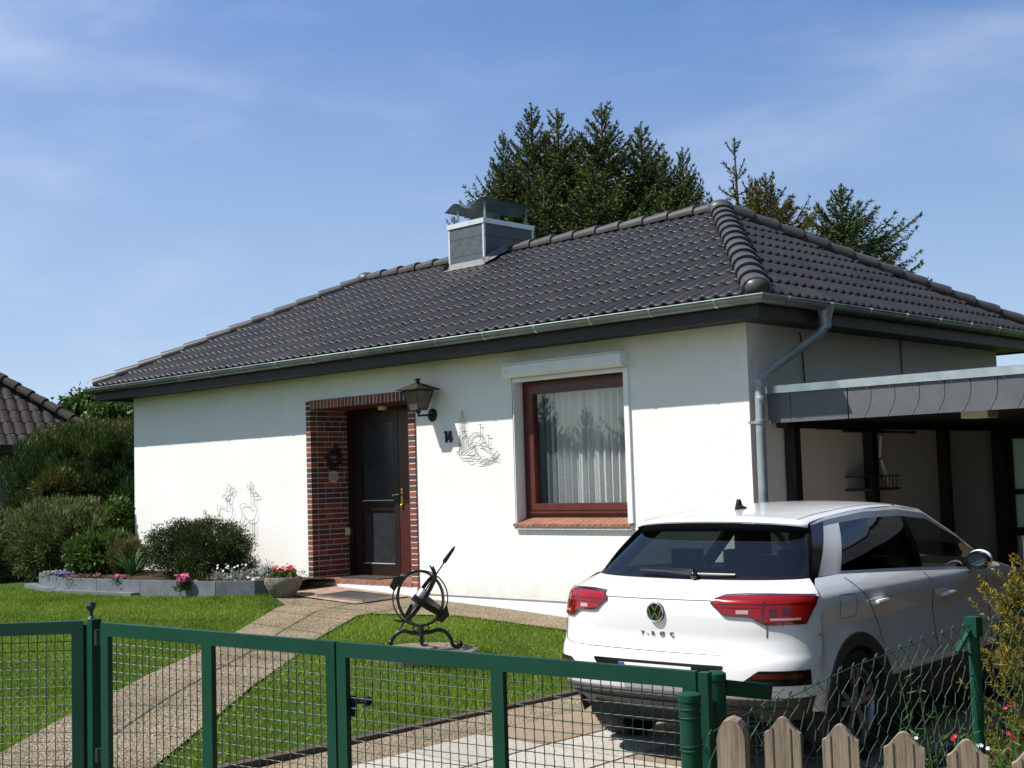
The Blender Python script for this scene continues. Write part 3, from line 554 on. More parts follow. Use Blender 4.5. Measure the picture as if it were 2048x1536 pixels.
for x,y in ((CX0,CY0),(CX1,CY0),(CX1,CY1)): tr.box((x-.016,y-.016,4.2),(x+.016,y+.016,CZ-.02))
tr.box((CX0-.03,CY0-.03,CZ-.025),(CX1+.03,CY1+.03,CZ+.045)); tr.build('edge_trim',M['zinc_white'],chim)
cw=MB()
for x in (CX0+.13,CX1-.02):
    for y in (CY0+.05,CY1-.1): cw.box((x-.02,y-.006,CZ+.04),(x+.02,y+.006,CZ+.30))
G=[[(CX0-.06+ (CX1-CX0+.12)*u, y, CZ+.275+.055*math.sin(u*math.pi*2*1.5-.9)+ .012*math.sin(y*9)*0) for u in np.linspace(0,1,31)] for y in (CY0-.03,CY1+.02)]
cw.grid(np.array(G)); G2=np.array(G); G2[:,:,2]-=.006; cw.grid(G2,flip=True); cw.build('cowl',M['zinc'],chim,smooth=True)
ld=MB(); sy=(ZR-ZE)/(RY-Y0); zz=lambda y:ZE+sy*(min(y,2*RY-y)-Y0)+.058
G=[[(x,CY0-.10+.012*math.sin(x*40),zz(CY0-.10)-.004),(x,CY0-.05,zz(CY0-.05)+.002),(x,CY0-.016,zz(CY0)+.05)] for x in np.linspace(CX0-.10,CX1+.10,24)]; ld.grid(np.array(G))
for sx,x in ((-1,CX0),(1,CX1)):
    G=[[(x+sx*.016,y,zz(y)+.09),(x+sx*.06,y,zz(y)+.045),(x+sx*(.13+.012*math.sin(y*30)),y,zz(y)+.02)] for y in np.linspace(CY0-.10,RY-.05,12)]; ld.grid(np.array(G))
ld.build('lead_flashing',M['lead'],chim,smooth=True)
# ------------------------------------------------------------------ things on the front wall
# curtain behind the window
mb=MB(); xs=np.linspace(WX0+.12,WX1-.1,420); lo,hi=.93,2.33
def cy(x): return .27+.030*math.sin(x*60+1.2*math.sin(x*7))+.010*math.sin(x*131)
G=[[(x,cy(x)*1.0+.01*(z-lo)*math.sin(x*13),z) for x in xs if x>WX0+.32] for z in np.linspace(lo,hi,6)]; mb.grid(np.array(G))
tag(mb.build('net_curtain',M['curtain'],smooth=True),'pleated white net curtain hanging behind the window of the bungalow','curtain')
mb=MB(); G=[[(x,.255+.02*math.sin(x*52),z) for x in np.linspace(WX0+.06,WX0+.42,70)] for z in (lo,hi)]; mb.grid(np.array(G)); tag(mb.build('side_curtain',M['curtain_side'],smooth=True),'dark grey curtain at the left edge of the window','curtain')
# lantern
ln=thing('wall_lantern','tapered dark iron carriage lantern with bronze panes on the wall beside the entrance','lantern',(-4.395,0,2.07))
lx,ly=-4.385,-.235
mb=MB(); mb.lathe([(0,0),(.075,0),(.078,.012),(.06,.026),(.03,.034),(0,.034)],(-4.396,0,2.069),20,(0,-1,0)); mb.build('wall_plate',M['black_iron'],ln,smooth=True)
mb=MB(); mb.tube([(-4.396,-.03,2.069),(-4.393,-.15,2.062),(lx,ly,2.058),(lx,ly,2.09),(lx,ly,2.13)],[.013,.013,.015,.013,.011],8); mb.lathe([(.0,0),(.028,0),(.034,.02),(.02,.035)],(lx,ly,2.09),12); mb.build('bracket',M['black_iron'],ln,smooth=True)
b0,b1,z0,z1=.072,.128,2.128,2.345
c=[(-1,-1),(1,-1),(1,1),(-1,1)]
mb=MB()
for i in range(4):
    p0=np.array([lx+c[i][0]*b0,ly+c[i][1]*b0,z0]); p1=np.array([lx+c[i][0]*b1,ly+c[i][1]*b1,z1]); mb.tube([p0,p1],.008,4)
    q0=np.array([lx+c[(i+1)%4][0]*b0,ly+c[(i+1)%4][1]*b0,z0]); q1=np.array([lx+c[(i+1)%4][0]*b1,ly+c[(i+1)%4][1]*b1,z1]); mb.tube([p0,q0],.008,4); mb.tube([p1,q1],.010,4)
mb.box((lx-b0,ly-b0,z0-.008),(lx+b0,ly+b0,z0+.004)); mb.build('frame',M['lamp_iron'],ln)
mb=MB()
for i in range(4):
    s=lambda k,b,z:(lx+c[k%4][0]*(b-.004),ly+c[k%4][1]*(b-.004),z); mb.add([s(i,b0,z0),s(i+1,b0,z0),s(i+1,b1,z1),s(i,b1,z1)],[(0,1,2,3)])
mb.build('lamp_glass',M['lamp_glass'],ln)
mb=MB(); e=.185; mb.add([(lx+a*e,ly+b*e,z1+.008) for a,b in c]+[(lx+a*e,ly+b*e,z1+.018) for a,b in c]+[(lx+a*.05,ly+b*.05,z1+.085) for a,b in c]+[(lx,ly,z1+.095)],[(3,2,1,0)]+[(i,(i+1)%4,4+(i+1)%4,4+i) for i in range(4)]+[(4+i,4+(i+1)%4,8+(i+1)%4,8+i) for i in range(4)]+[(8+i,8+(i+1)%4,12) for i in range(4)])
mb.ball((lx,ly,z1+.125),.026,10,7); mb.lathe([(.03,0),(.018,.02),(.026,.03),(.0,.06)],(lx,ly,z1+.09),10); mb.tube([(lx+.05*math.cos(t),ly,z1+.125+.018*math.sin(3*t)) for t in np.linspace(0,math.pi,9)],.006,5); mb.build('lamp_roof',M['lamp_iron'],ln)
mb=MB(); mb.lathe([(0,0),(.02,0),(.03,.05),(.03,.09),(.012,.12),(0,.125)],(lx,ly,z0+.02),12); mb.build('bulb',M['cream'],ln,smooth=True)
# house number
mb=MB(); mb.prism([(-4.193,-.022,1.868),(-4.15,-.022,1.868),(-4.15,-.022,1.735),(-4.176,-.022,1.735),(-4.176,-.022,1.845),(-4.193,-.022,1.845)][::-1],(0,.018,0))
mb.prism([(-4.108,-.022,1.868),(-4.079,-.022,1.868),(-4.079,-.022,1.735),(-4.103,-.022,1.735),(-4.103,-.022,1.835)][::-1],(0,.018,0)); mb.prism([(-4.13,-.024,1.785),(-4.06,-.024,1.785),(-4.06,-.024,1.765),(-4.13,-.024,1.765)][::-1],(0,.018,0)); mb.prism([(-4.13,-.023,1.785),(-4.115,-.023,1.785),(-4.085,-.023,1.868),(-4.108,-.023,1.868)],(0,.018,0))
tag(mb.build('house_number',M['black_iron']),'black metal house number 14 beside the lantern','house number')
# wire pictures
def wire(name,label,cat,polys,f,r=.0026,group=None):
    mb=MB(); 
    for p in polys:
        q=[np.array(f(a,b)) for a,b in p]
        if len(q)>2: # smooth
            q=cr_pts(q,3)
        mb.tube(q,r,5)
    q=[np.array(f(*polys[0][0])),np.array(f(*polys[-1][-1]))]
    for s in q: mb.tube([s,s+np.array([0,.03,0])],.003,4)
    return tag(mb.build(name,M['wire']),label,cat,group)
def cr_pts(P,k):
    out=[]; n=len(P)
    for i in range(n-1):
        p0,p1,p2,p3=P[max(i-1,0)],P[i],P[i+1],P[min(i+2,n-1)]
        for j in range(k):
            t=j/k; out.append(.5*((2*p1)+(-p0+p2)*t+(2*p0-5*p1+4*p2-p3)*t*t+(-p0+3*p1-3*p2+p3)*t**3))
    out.append(P[-1]); return out
fs=lambda a,b:(-3.873+.000735*(a-490)-.0000231*(b-240),-.022,2.086-.0000243*(a-490)-.000521*(b-240))
S=[[(370,1140),(740,930),(800,970)],[(400,1210),(370,1150)],[(440,1160),(440,760)],[(425,1170),(425,790)],[(460,1080),(460,790)],[(495,1070),(495,790)],[(530,1040),(530,790)],[(580,1000),(575,790)],[(425,775),(580,765)],[(440,745),(570,735)],[(440,745),(440,460)],[(545,735),(545,460)],[(475,620),(475,470)],[(510,620),(510,470)],[(430,625),(555,618)],[(430,450),(555,445)],
 [(430,440),(445,395),(490,365),(535,395),(555,440)],[(465,350),(490,240),(515,350)],[(500,640),(470,680),(500,720),(540,690),(500,640)],
 [(600,985),(620,860),(700,750),(800,715),(900,750),(970,850),(1010,960)],[(625,970),(650,870),(720,775),(800,740),(880,770)],[(895,890),(895,530)],[(835,552),(940,552)],[(1075,1010),(1072,765)],[(1025,790),(1110,790)],
 [(820,970),(830,925),(870,915),(880,885),(940,885),(950,910),(1000,955)],[(1000,960),(1060,1000),(1120,1010),(1130,985)],[(850,960),(960,960),(1095,1060),(1105,1200)],[(870,1000),(980,1075),(1100,1110)],
 [(760,980),(760,1100),(850,1240)],[(790,985),(800,1110),(870,1230)],[(830,1000),(950,1010),(1000,1100)],[(725,960),(725,1130),(560,1145)],[(460,1150),(720,960)],[(430,1210),(560,1215),(850,1245)],[(740,1140),(620,1200),(600,1230)],
 [(430,1225),(480,1280),(600,1270),(700,1290)],[(560,1290),(640,1360),(720,1330),(770,1260)],[(790,1270),(850,1300),(910,1270),(880,1230)],[(900,1260),(960,1240),(1040,1270),(1000,1310),(940,1330)],[(870,1350),(1000,1340),(1130,1280),(1210,1200),(1270,1120)],[(820,1390),(960,1380),(1120,1320),(1220,1240)],[(1110,1210),(1200,1210),(1300,1250)],[(1160,1300),(1230,1300),(1285,1345)],[(1040,1290),(1150,1240),(1240,1130)]]
wire('wire_picture','wire outline of a church tower, arched bridge and ship right of the house number','wall decoration',S,fs)
fd=lambda a,b:(-8.878+.00215*(a-320)-.000074*(b-440),-.03,1.001-.000011*(a-320)-.001193*(b-440))
deer=[[(440,290),(420,345),(460,340),(470,270)],[(430,345),(432,420),(425,440),(380,420),(330,400),(315,440),(330,480),(345,530),(330,600),(320,760)],[(460,340),(462,400),(490,440),(490,520),(470,560),(460,620),(465,760)],[(350,430),(345,500),(360,560),(345,640),(350,760)],[(375,530),(420,570),(470,575)],[(440,570),(440,760)],
 [(440,290),(385,290),(375,300),(400,320),(440,300)],[(385,290),(420,240),(450,245)],[(430,235),(430,190),(445,150),(462,190),(450,250)],[(460,250),(480,210),(510,200),(490,250),(465,270)]]
wire('wire_deer','wire outline of a deer turning its head back, above the dark bush','wall decoration',deer,fd,group='wire deer on the wall')
deer2=[[(690,260),(700,400),(690,425),(640,385),(595,385),(575,415),(595,480),(600,540),(580,620),(575,780)],[(735,290),(735,380),(755,440),(750,520),(735,570),(740,640),(738,780)],[(610,500),(625,520),(640,560),(600,620),(610,780)],[(640,555),(690,575),(735,560)],[(690,575),(690,780)],[(715,575),(715,780)],
 [(690,260),(700,300),(760,300),(778,285),(740,250),(710,225),(690,250)],[(690,245),(655,205),(650,170),(670,180),(690,230)],[(690,220),(685,150),(690,130),(705,170),(712,225)],[(715,260),(740,265)]]
wire('wire_deer','wire outline of a deer looking right, nearest the brick entrance','wall decoration',deer2,fd,group='wire deer on the wall')
fawn=[[(160,500),(150,455),(168,470),(178,510)],[(178,500),(185,455),(190,480),(185,520)],[(160,500),(160,540),(190,560),(225,600),(300,620)],[(175,545),(170,640),(172,800)],[(190,560),(185,640),(188,800)],[(290,620),(300,700),(295,800)]]
wire('wire_deer','small wire fawn mostly hidden behind the dark bush, left of both deer','wall decoration',fawn,fd,group='wire deer on the wall')
# things in the porch (on the left brick reveal)
mb=MB(); xw=JX0+.002
sg=thing('round_sign','round cream door sign with black lettering and red mark in the porch','sign',(xw,.335,1.395)); mb.lathe([(0,0),(.078,0),(.08,.004),(0,.005)],(xw,.335,1.395),28,(1,0,0)); mb.build('disc',M['cream'],sg)
mb=MB(); text_mb(mb,'BETTELN',(xw+.007,.335-.062,1.405),(0,1,0),(0,0,1),.030,.002,.95); text_mb(mb,'HAUSIEREN',(xw+.007,.335-.07,1.375),(0,1,0),(0,0,1),.026,.002,.95); mb.build('black_lettering',M['plate_black'],sg)
mb=MB(); text_mb(mb,'VERBOTEN',(xw+.007,.335-.05,1.345),(0,1,0),(0,0,1),.020,.002,.95); mb.build('red_lettering',M['tail_red'],sg)
mb=MB(); t_=[(xw+.01,.34+.09*math.cos(a),1.63+.09*math.sin(a)) for a in np.linspace(0,2*math.pi,25)[:-1]]; mb.tube(t_,.025,6,closed=True)
for i in range(70):
    a=rnd.uniform(0,6.28); r=rnd.uniform(.06,.15); p=np.array([xw+.015,.34+r*math.cos(a),1.63+r*math.sin(a)]); mb.ball(p,rnd.uniform(.012,.024),5,4)
tag(mb.build('door_wreath',M['dark_wood']),'dark twig wreath on the brick reveal above the round sign','wreath')
mb=MB(); mb.box((-6.35,.12,.0995),(-5.6,.50,.112)); tag(mb.build('doormat',M['cladding']),'dark doormat on the entrance step','doormat')
# boot grate in front of the step
gr=thing('boot_grate','flat metal boot grate with dark mat in front of the entrance step','grate',(-5.2,-.55,-.06)); mb=MB()
gz=lambda x,y:float(terr(x,y))
def gp(u,v): # u along x, v along y
    x=-5.62+u*.78-.0*v; y=-.80+v*.50+u*.06; return np.array([x,y,gz(x,y)+.034])
for a,b in (((0,0),(1,0)),((1,0),(1,1)),((1,1),(0,1)),((0,1),(0,0))): mb.bar(gp(*a),gp(*b),.03,.022)
mb.build('frame',M['steel'],gr); mb=MB()
for i in range(1,26): mb.bar(gp(i/26,.03),gp(i/26,.97),.006,.018)
for i in range(1,9): mb.bar(gp(.02,i/9),gp(.98,i/9),.004,.014)
mb.build('grid_bars',M['steel'],gr)
mb=MB(); G=[[(x,y,float(terr(x,y))+.022) for y in (-.90,-.04)] for x in np.linspace(-6.5,-4.80,8)]
mb.grid(np.array(G)); tag(mb.build('tile_apron',M['apron']),'reddish tiled apron on the ground at the foot of the entrance step','paving')
# ------------------------------------------------------------------ carport
cp=thing('carport','flat roofed carport with slate fascia and zinc edge beside the bungalow','carport',(2,.3,-.45))
CY=.12; mb=MB(); mb.box((.13,CY+.03,1.86),(4.6,5.75,2.04)); mb.build('roof_deck',M['dark_wood'],cp)
mb=MB()
for y in np.arange(.9,5.6,.62): mb.box((.06,y,1.76),(4.55,y+.08,1.862))
mb.build_each('rafter',M['dark_wood'],cp)
mb=MB(); mb.box((.125,CY,1.742),(4.6,CY+.03,2.05)); mb.box((4.57,CY+.03,1.742),(4.6,5.7,2.05)); mb.build('fascia_board',M['black_gap'],cp)
pl=MB(); zt,zb_=2.035,1.738
def tile(x0,x1,hook):
    g=.003
    def edge(x,h): return [(x,zt),(x,zb_+.16),(x-h*.02,zb_+.09),(x-h*.075,zb_)] if h else [(x,zt),(x,zb_)]
    Lp=edge(x0+g,hook and x0>1.0); Rp=edge(x1-g,hook); poly=Lp[::-1]+Rp if False else Rp[::-1]+Lp
    pl.prism([(x,CY-.010,z) for x,z in poly][::-1],(0,.0095,0))
tile(.135,.375,0); tile(.375,.965,0)
x=.971; i=0
while x<4.5: tile(x,x+.229,1); x+=.229
tl=pl.build('slate_tile',M['carport_slate'],cp)
mb=MB(); x=.885
while x<4.5:
    for dx in (.05,.15): mb.ball((x+dx,CY-.012,zt-.035),.007,6,4)
    x+=.229
mb.build('nail_head',M['zinc_bright'],tl)
mb=MB(); mb.prism([(.125,CY-.03,2.015),(.125,CY-.03,2.085),(.125,CY+.10,2.10),(.125,CY+.10,2.04),(.125,CY-.015,2.03)],(4.5,0,0)); mb.build('edge_trim',M['zinc_bright'],cp)
for (px,py,w) in ((.02,.55,.11),(.02,2.06,.11),(.02,3.74,.11),(.02,5.20,.12),(4.45,.35,.12),(4.45,2.9,.12),(4.45,5.5,.12)):
    mb=MB(); mb.box((px,py,-.5),(px+w,py+w,1.80)); mb.build('post',M['dark_wood'],cp)
mb=MB(); mb.box((.03,.4,1.70),(.15,5.6,1.80)); mb.box((4.44,.4,1.68),(4.58,5.6,1.77)); mb.build_each('wall_beam',M['dark_wood'],cp)
mb=MB(); mb.box((.10,1.5,1.66),(.16,3.0,1.68)); mb.tube([(.1,1.0,1.70),(.12,2.0,1.69),(.13,3.0,1.66)],.012,6); mb.build('conduit',M['lamp_iron'],cp)
mb=MB(); mb.box((1.78,.62,1.70),(2.02,.84,1.76)); tag(mb.build('ceiling_lamp',M['cream']),'cream box lamp under the carport roof behind the slate fascia','lamp')
# back end of the carport: dark frame with greenish panes
bs=thing('glazed_screen','dark framed screen with greenish panes and a slatted foot closing the back of the carport','screen',(1.2,5.4,-.45)); mb=MB()
for q in (((.14,5.36,-.45),(.20,5.44,1.8)),((.6,5.36,-.45),(.66,5.44,1.8)),((1.1,5.36,-.45),(1.2,5.44,1.8)),((.20,5.37,1.02-.10),(1.1,5.43,.985)),((.20,5.37,.42),(1.1,5.43,.52)),((.20,5.37,1.60),(1.1,5.43,1.8))): mb.box(*q)
mb.build('frame',M['dark_wood'],bs)
t=NT('green_pane'); n1=t.noise(3,4); t.set(Base_Color=t.ramp(n1.outputs['Fac'],[(.3,(.26,.29,.18)),(.5,(.36,.38,.27)),(.7,(.55,.47,.38))]),Roughness=.3); t.b.inputs['Transmission Weight'].default_value=.0
tr=t.n('ShaderNodeBsdfTranslucent'); tr.inputs['Color'].default_value=(.62,.63,.48,1); mx=t.n('ShaderNodeMixShader'); mx.inputs[0].default_value=.8; t.l(t.b.outputs[0],mx.inputs[1]); t.l(tr.outputs[0],mx.inputs[2]); t.l(mx.outputs[0],t.t.nodes['Material Output'].inputs['Surface']); M['green_pane']=t.m
mb=MB(); mb.box((.20,5.395,.52),(1.1,5.405,.92)); mb.box((.20,5.395,.985),(1.1,5.405,1.60)); mb.build_each('pane',M['green_pane'],bs)
mb=MB()
for i in range(14): mb.box((.21+i*.062,5.385,-.40),(.21+i*.062+.045,5.41,.42))
mb.build_each('slat',M['zinc_white'],bs)
mb=MB(); mb.box((1.2,5.36,-.45),(4.6,5.42,1.8)); mb.box((.0,5.30,-.45),(.15,5.44,1.8)); tag(mb.build('carport_back_wall',M['dark_wood']),'dark timber back wall of the carport','wall')
mb=MB(); mb.box((4.50,1.2,-.45),(4.55,5.36,1.72)); tag(mb.build('carport_light_blocker',M['dark_wood']),'added dark timber panel, out of view, blocking light from the open carport side','wall')  # unseen panel added to keep side light off the wall under the carport
# shelf with a hanging lamp on the carport wall
mb=MB(); mb.box((.0,1.68,1.06),(.30,2.30,1.085)); mb.box((.0,1.68,1.20),(.30,2.30,1.212))
for y in np.arange(1.70,2.3,.075): mb.tube([(.29,y,1.08),(.29,y,1.2)],.006,5)
for x in (.01,.15,.29): mb.tube([(x,1.68,1.205),(x,2.3,1.205)],.006,5)
tag(mb.build('wire_shelf',M['lamp_iron']),'dark wire shelf on the white side wall under the carport','shelf')
mb=MB(); mb.tube([(.22,2.08,1.62),(.22,2.05,1.44),(.22,2.04,1.40)],.016,6); mb.lathe([(.0,0),(.03,.0),(.045,.03),(.03,.16),(.012,.27),(0,.28)],(.24,2.16,1.12),10,(-.1,-.35,1)); tag(mb.build('garden_trowel',M['cream'],smooth=True),'pale hand tool with dark grip standing on the wire shelf','tool')
# ------------------------------------------------------------------ car (local frame: x right, y forward, z up, origin under the rear axle)
car=thing('parked_car','white compact crossover car parked on the driveway with its tail towards the gate','car',(1.95,-3.3,-.46),rz=.06)
ROWS=np.array([ # Y0,Z0,Xb,Yb,Zb,p
 (-.66,.30,.80,-.42,.32,3),(-.78,.40,.86,-.50,.42,3.2),(-.825,.50,.895,-.50,.50,3.4),(-.835,.60,.905,-.49,.60,3.4),(-.825,.665,.908,-.48,.66,3.4),
 (-.795,.705,.905,-.465,.715,3.4),(-.785,.78,.90,-.45,.79,3.3),(-.795,.86,.897,-.44,.87,3.2),(-.80,.93,.892,-.43,.94,3),(-.785,1.00,.885,-.42,1.01,2.8),(-.755,1.025,.87,-.41,1.035,2.7),(-.60,1.062,.825,-.37,1.075,2.6),(-.44,1.095,.765,-.31,1.11,2.4)])
def rowpt(r,t):
    Y0,Z0,Xb,Yb,Zb,p=r; a=abs(t); return np.array([Xb*math.copysign(1-(1-a)**1.5,t),Y0+(Yb-Y0)*a**p,Z0+(Zb-Z0)*a**2])
def crow(R_,s): # catmull-rom over rows
    n=len(R_); i=int(min(max(math.floor(s),0),n-2)); t=s-i; p0,p1,p2,p3=R_[max(i-1,0)],R_[i],R_[i+1],R_[min(i+2,n-1)]
    return .5*((2*p1)+(-p0+p2)*t+(2*p0-5*p1+4*p2-p3)*t*t+(-p0+3*p1-3*p2+p3)*t**3)
def S(R_,s,t): return rowpt(crow(R_,s),t)
def patch(mb,R_,s0,s1,ns,t0=-1,t1=1,nt=49): mb.grid(np.array([[S(R_,s,t) for t in np.linspace(t0,t1,nt)] for s in np.linspace(s0,s1,ns)]),flip=False)
def rear(x,z): # point on the tail surface at (x,z)
    lo,hi=0.,11.
    for _ in range(34):
        m=(lo+hi)/2; r=crow(ROWS,m); q_=min(1,abs(x)/r[2]); t=math.copysign(1-(1-q_)**(1/1.5),x); q=rowpt(r,t)
        if q[2]<z: lo=m
        else: hi=m
    return q
def rpatch(mb,xs,flo,fhi,off,nz=5):
    G=[]
    for x in xs: 
        a,b=flo(x),fhi(x); G.append([rear(x,a+(b-a)*k/(nz-1))*np.array([1,1,1])+np.array([off*math.copysign(min(1,max(0,(abs(x)-.66)/.22))**2,x),-off*(1-min(1,max(0,(abs(x)-.66)/.22))**2*.8),0]) for k in range(nz)])
    mb.grid(np.array(G))
RW=np.array([(-.44,1.095,.765,-.31,1.11,2.4),(-.13,1.385,.63,-.02,1.365,2.2)]) # rear glass
SP=np.array([(-.13,1.385,.63,-.02,1.365,2.2),(-.20,1.432,.635,-.05,1.392,2.4),(-.195,1.458,.63,-.04,1.415,2.4),(-.15,1.472,.622,-.0,1.427,2.3)])
RF=np.array([(-.15,1.472,.622,-.0,1.427,2.3),(.2,1.503,.605,.25,1.45,2.2),(.7,1.528,.605,.75,1.482,2.2),(1.2,1.528,.61,1.25,1.482,2.2),(1.60,1.49,.625,1.65,1.44,2.2)])
WS=np.array([(1.60,1.49,.625,1.65,1.44,2.2),(2.1,1.29,.71,2.05,1.25,2.2),(2.62,1.05,.79,2.42,1.04,2.2)])
HD=np.array([(2.62,1.05,.79,2.42,1.04,2.2),(2.9,1.0,.83,2.8,.96,2.4),(3.25,.92,.82,3.0,.89,3),(3.39,.78,.84,3.02,.76,3),(3.43,.55,.86,3.02,.55,3),(3.38,.24,.82,2.95,.25,3)])
# side surface
def hw(y): return float(np.interp(y,[-.5,-.3,0,.5,1.3,2.2,2.7,3.05],[.893,.906,.910,.905,.902,.906,.905,.865]))
def zoff(z): return float(np.interp(z,[.22,.36,.48,.60,.72,.82,.90,.955,1.0,1.06,1.12],[-.05,-.015,0,-.004,-.016,-.022,-.010,-.002,-.012,-.055,-.115]))
def belt(y): return float(np.interp(y,[-.5,-.37,-.31,0,1,2.06,2.42,2.8,3.05],[1.03,1.075,1.11,1.112,1.062,1.0,1.0,.96,.88]))
WC=[(0,.334),(2.593,.334)]
def side(y,z):
    x=hw(y)+zoff(z)
    for cy_,cz_ in WC:
        d=math.hypot(y-cy_,z-cz_); x+=.012*math.exp(-((d-.41)/.07)**2)
    if y<-.30: # blend with the rear corner
        k=(-.30-y)/.2; x-=.0
    return x
body=MB(); patch(body,ROWS,1.58,5,16); patch(body,ROWS,5,12,36); patch(body,SP,1.0,3,8); patch(body,RF,0,4,24); patch(body,HD,0,4,24)
RA=.385
ys=np.concatenate([[-.50],np.arange(-.395,3.06,.025)]); 
for sg_ in (1,-1):
    vs={}; 
    def vid(i,j):
        y=ys[i]; b=belt(y); z=.36+(b-.36)*j/36
        for cy_,cz_ in WC:
            d=math.hypot(y-cy_,z-cz_)
            if d<RA:
                if d<1e-6: d=1e-6
                y=cy_+(y-cy_)*RA/d; z=cz_+(z-cz_)*RA/d
        yy=y
        if i==0: # sew to rear corner
            lo,hi=0.,12.
            for _ in range(30):
                m=(lo+hi)/2
                if rowpt(crow(ROWS,m),1)[2]<z: lo=m
                else: hi=m
            q=rowpt(crow(ROWS,m),1); return np.array([sg_*q[0],q[1],z])
        return np.array([sg_*side(y,z),y,z])
    for i in range(len(ys)-1):
        for j in range(36):
            cy0=(ys[i]+ys[i+1])/2; b=belt(cy0); cz0=.36+(b-.36)*(j+.5)/36
            if any(math.hypot(cy0-a,cz0-c)<RA-.012 for a,c in WC): continue
            q=[vid(i,j),vid(i+1,j),vid(i+1,j+1),vid(i,j+1)]; body.add(q if sg_>0 else q[::-1],[(0,1,2,3)])
# greenhouse sides
def rail(y): return np.array([np.interp(y,[0,.25,.75,1.25,1.65,2.05,2.42],[.622,.605,.605,.61,.625,.71,.79]),y,np.interp(y,[0,.25,.75,1.25,1.65,2.05,2.42],[1.420,1.45,1.482,1.482,1.44,1.25,1.04])])
def gh(u,v,sg_,off=0):
    yb=-.31+(2.42+.31)*u; ur=.05+.95*u if u>.03 else u*2.62; b=np.array([side(yb,belt(yb))-.003,yb,belt(yb)]); 
    if yb<0: b[0]=np.interp(yb,[-.31,0],[.765,b[0]])
    r=rail(2.42*ur); p=b+(r-b)*v; p[0]+=.020*math.sin(math.pi*v)+off; p[0]*=sg_; return p
tr=MB(); gl=MB(); gf=MB(); gb=MB(); gp_=MB(); U=np.linspace(0,1,92); V=np.linspace(0,1,21)
for sg_ in (1,-1):
    for i in range(91):
        for j in range(20):
            u=(U[i]+U[i+1])/2; v=(V[j]+V[j+1])/2
            vt=.86; 
            dlo= .122<u<.93 and .04<v<vt and not (u>.86 and v>.75)
            m= (gp_ if .49<u<.525 else (gl if u<.5 else gf)) if dlo else (gb if u<.028 and v<.97 else (tr if (vt<v<.93 and u>.03) else body))
            q=[gh(U[i],V[j],sg_),gh(U[i+1],V[j],sg_),gh(U[i+1],V[j+1],sg_),gh(U[i],V[j+1],sg_)]; m.add(q if sg_>0 else q[::-1],[(0,1,2,3)])
def merge(o):
    import bmesh
    b=bmesh.new(); b.from_mesh(o.data); bmesh.ops.remove_doubles(b,verts=b.verts,dist=.0012); b.to_mesh(o.data); b.free(); o.data.polygons.foreach_set('use_smooth',[True]*len(o.data.polygons)); return o
bd=merge(body.build('body',M['car_white'],car,local=True,smooth=True,angle=180)); bd.data.set_sharp_from_angle(angle=R(38))
def halves(m,name,mat):
    for sg_ in (1,-1):
        h=MB()
        for (v0,f0),(v1,f1) in zip(m.g,m.g[1:]+[(len(m.v),len(m.f))]):
            if m.v[v0][0]*sg_>0: h.add(m.v[v0:v1],[tuple(i-v0 for i in f) for f in m.f[f0:f1]])
        merge(h.build(name,mat,car,local=True,smooth=True,angle=180))
halves(tr,'window_trim',M['trim_grey']); halves(gl,'rear_side_window',M['car_glass_dark']); halves(gf,'front_side_window',M['car_glass_front']); halves(gp_,'door_pillar',M['gloss_black']); halves(gb,'pillar_deflector',M['gloss_black'])
# rear window with black border, windscreen
g=MB(); patch(g,RW,.0,1,14,nt=41); rw=g.build('rear_window',M['car_glass'],car,local=True,smooth=True,angle=180)
g=MB()
def rwb(s0,s1,t0,t1):
    g.grid(np.array([[S(RW,s,t)+np.array([0,-.004,.004]) for t in np.linspace(t0,t1,30)] for s in np.linspace(s0,s1,10)]))
rwb(0,.09,-1,1); rwb(.92,1,-1,1); rwb(.09,.92,-1,-.93); 
def edge(s): return .90+.07*s-.16*max(0,(.30-s)/.30)**2
g.grid(np.array([[S(RW,s,t)+np.array([0,-.004,.004]) for t in np.linspace(edge(s),1,8)] for s in np.linspace(.085,.93,24)])); g.build('glass_border',M['gloss_black'],rw,local=True,smooth=True,angle=180)
g=MB(); patch(g,WS,.06,2,16); g.build('windscreen',M['screen_glass'],car,local=True,smooth=True,angle=180)
g=MB(); patch(g,np.array([SP[0]+[.0,-.004,0,0,-.004,0],SP[1]-np.array([0,.002,0,0,.002,0])]),0,1,3); g.build('spoiler_underside',M['gloss_black'],car,local=True,smooth=True)
# wiper
g=MB(); p=[S(RW,.10,.05)+np.array([0,-.035,.025]),S(RW,.13,-.12)+np.array([0,-.05,.03]),S(RW,.16,-.36)+np.array([0,-.03,.02])]; g.tube(p,[.022,.017,.010],6); p=[S(RW,.10,.06)+np.array([0,-.03,.015]),S(RW,.10,.32)+np.array([0,-.012,.012])]; g.tube(p,.008,5); g.ball(S(RW,.09,.05)+np.array([0,-.03,.01]),.028,8,6); g.build('rear_wiper',M['gloss_black'],car,local=True,smooth=True)
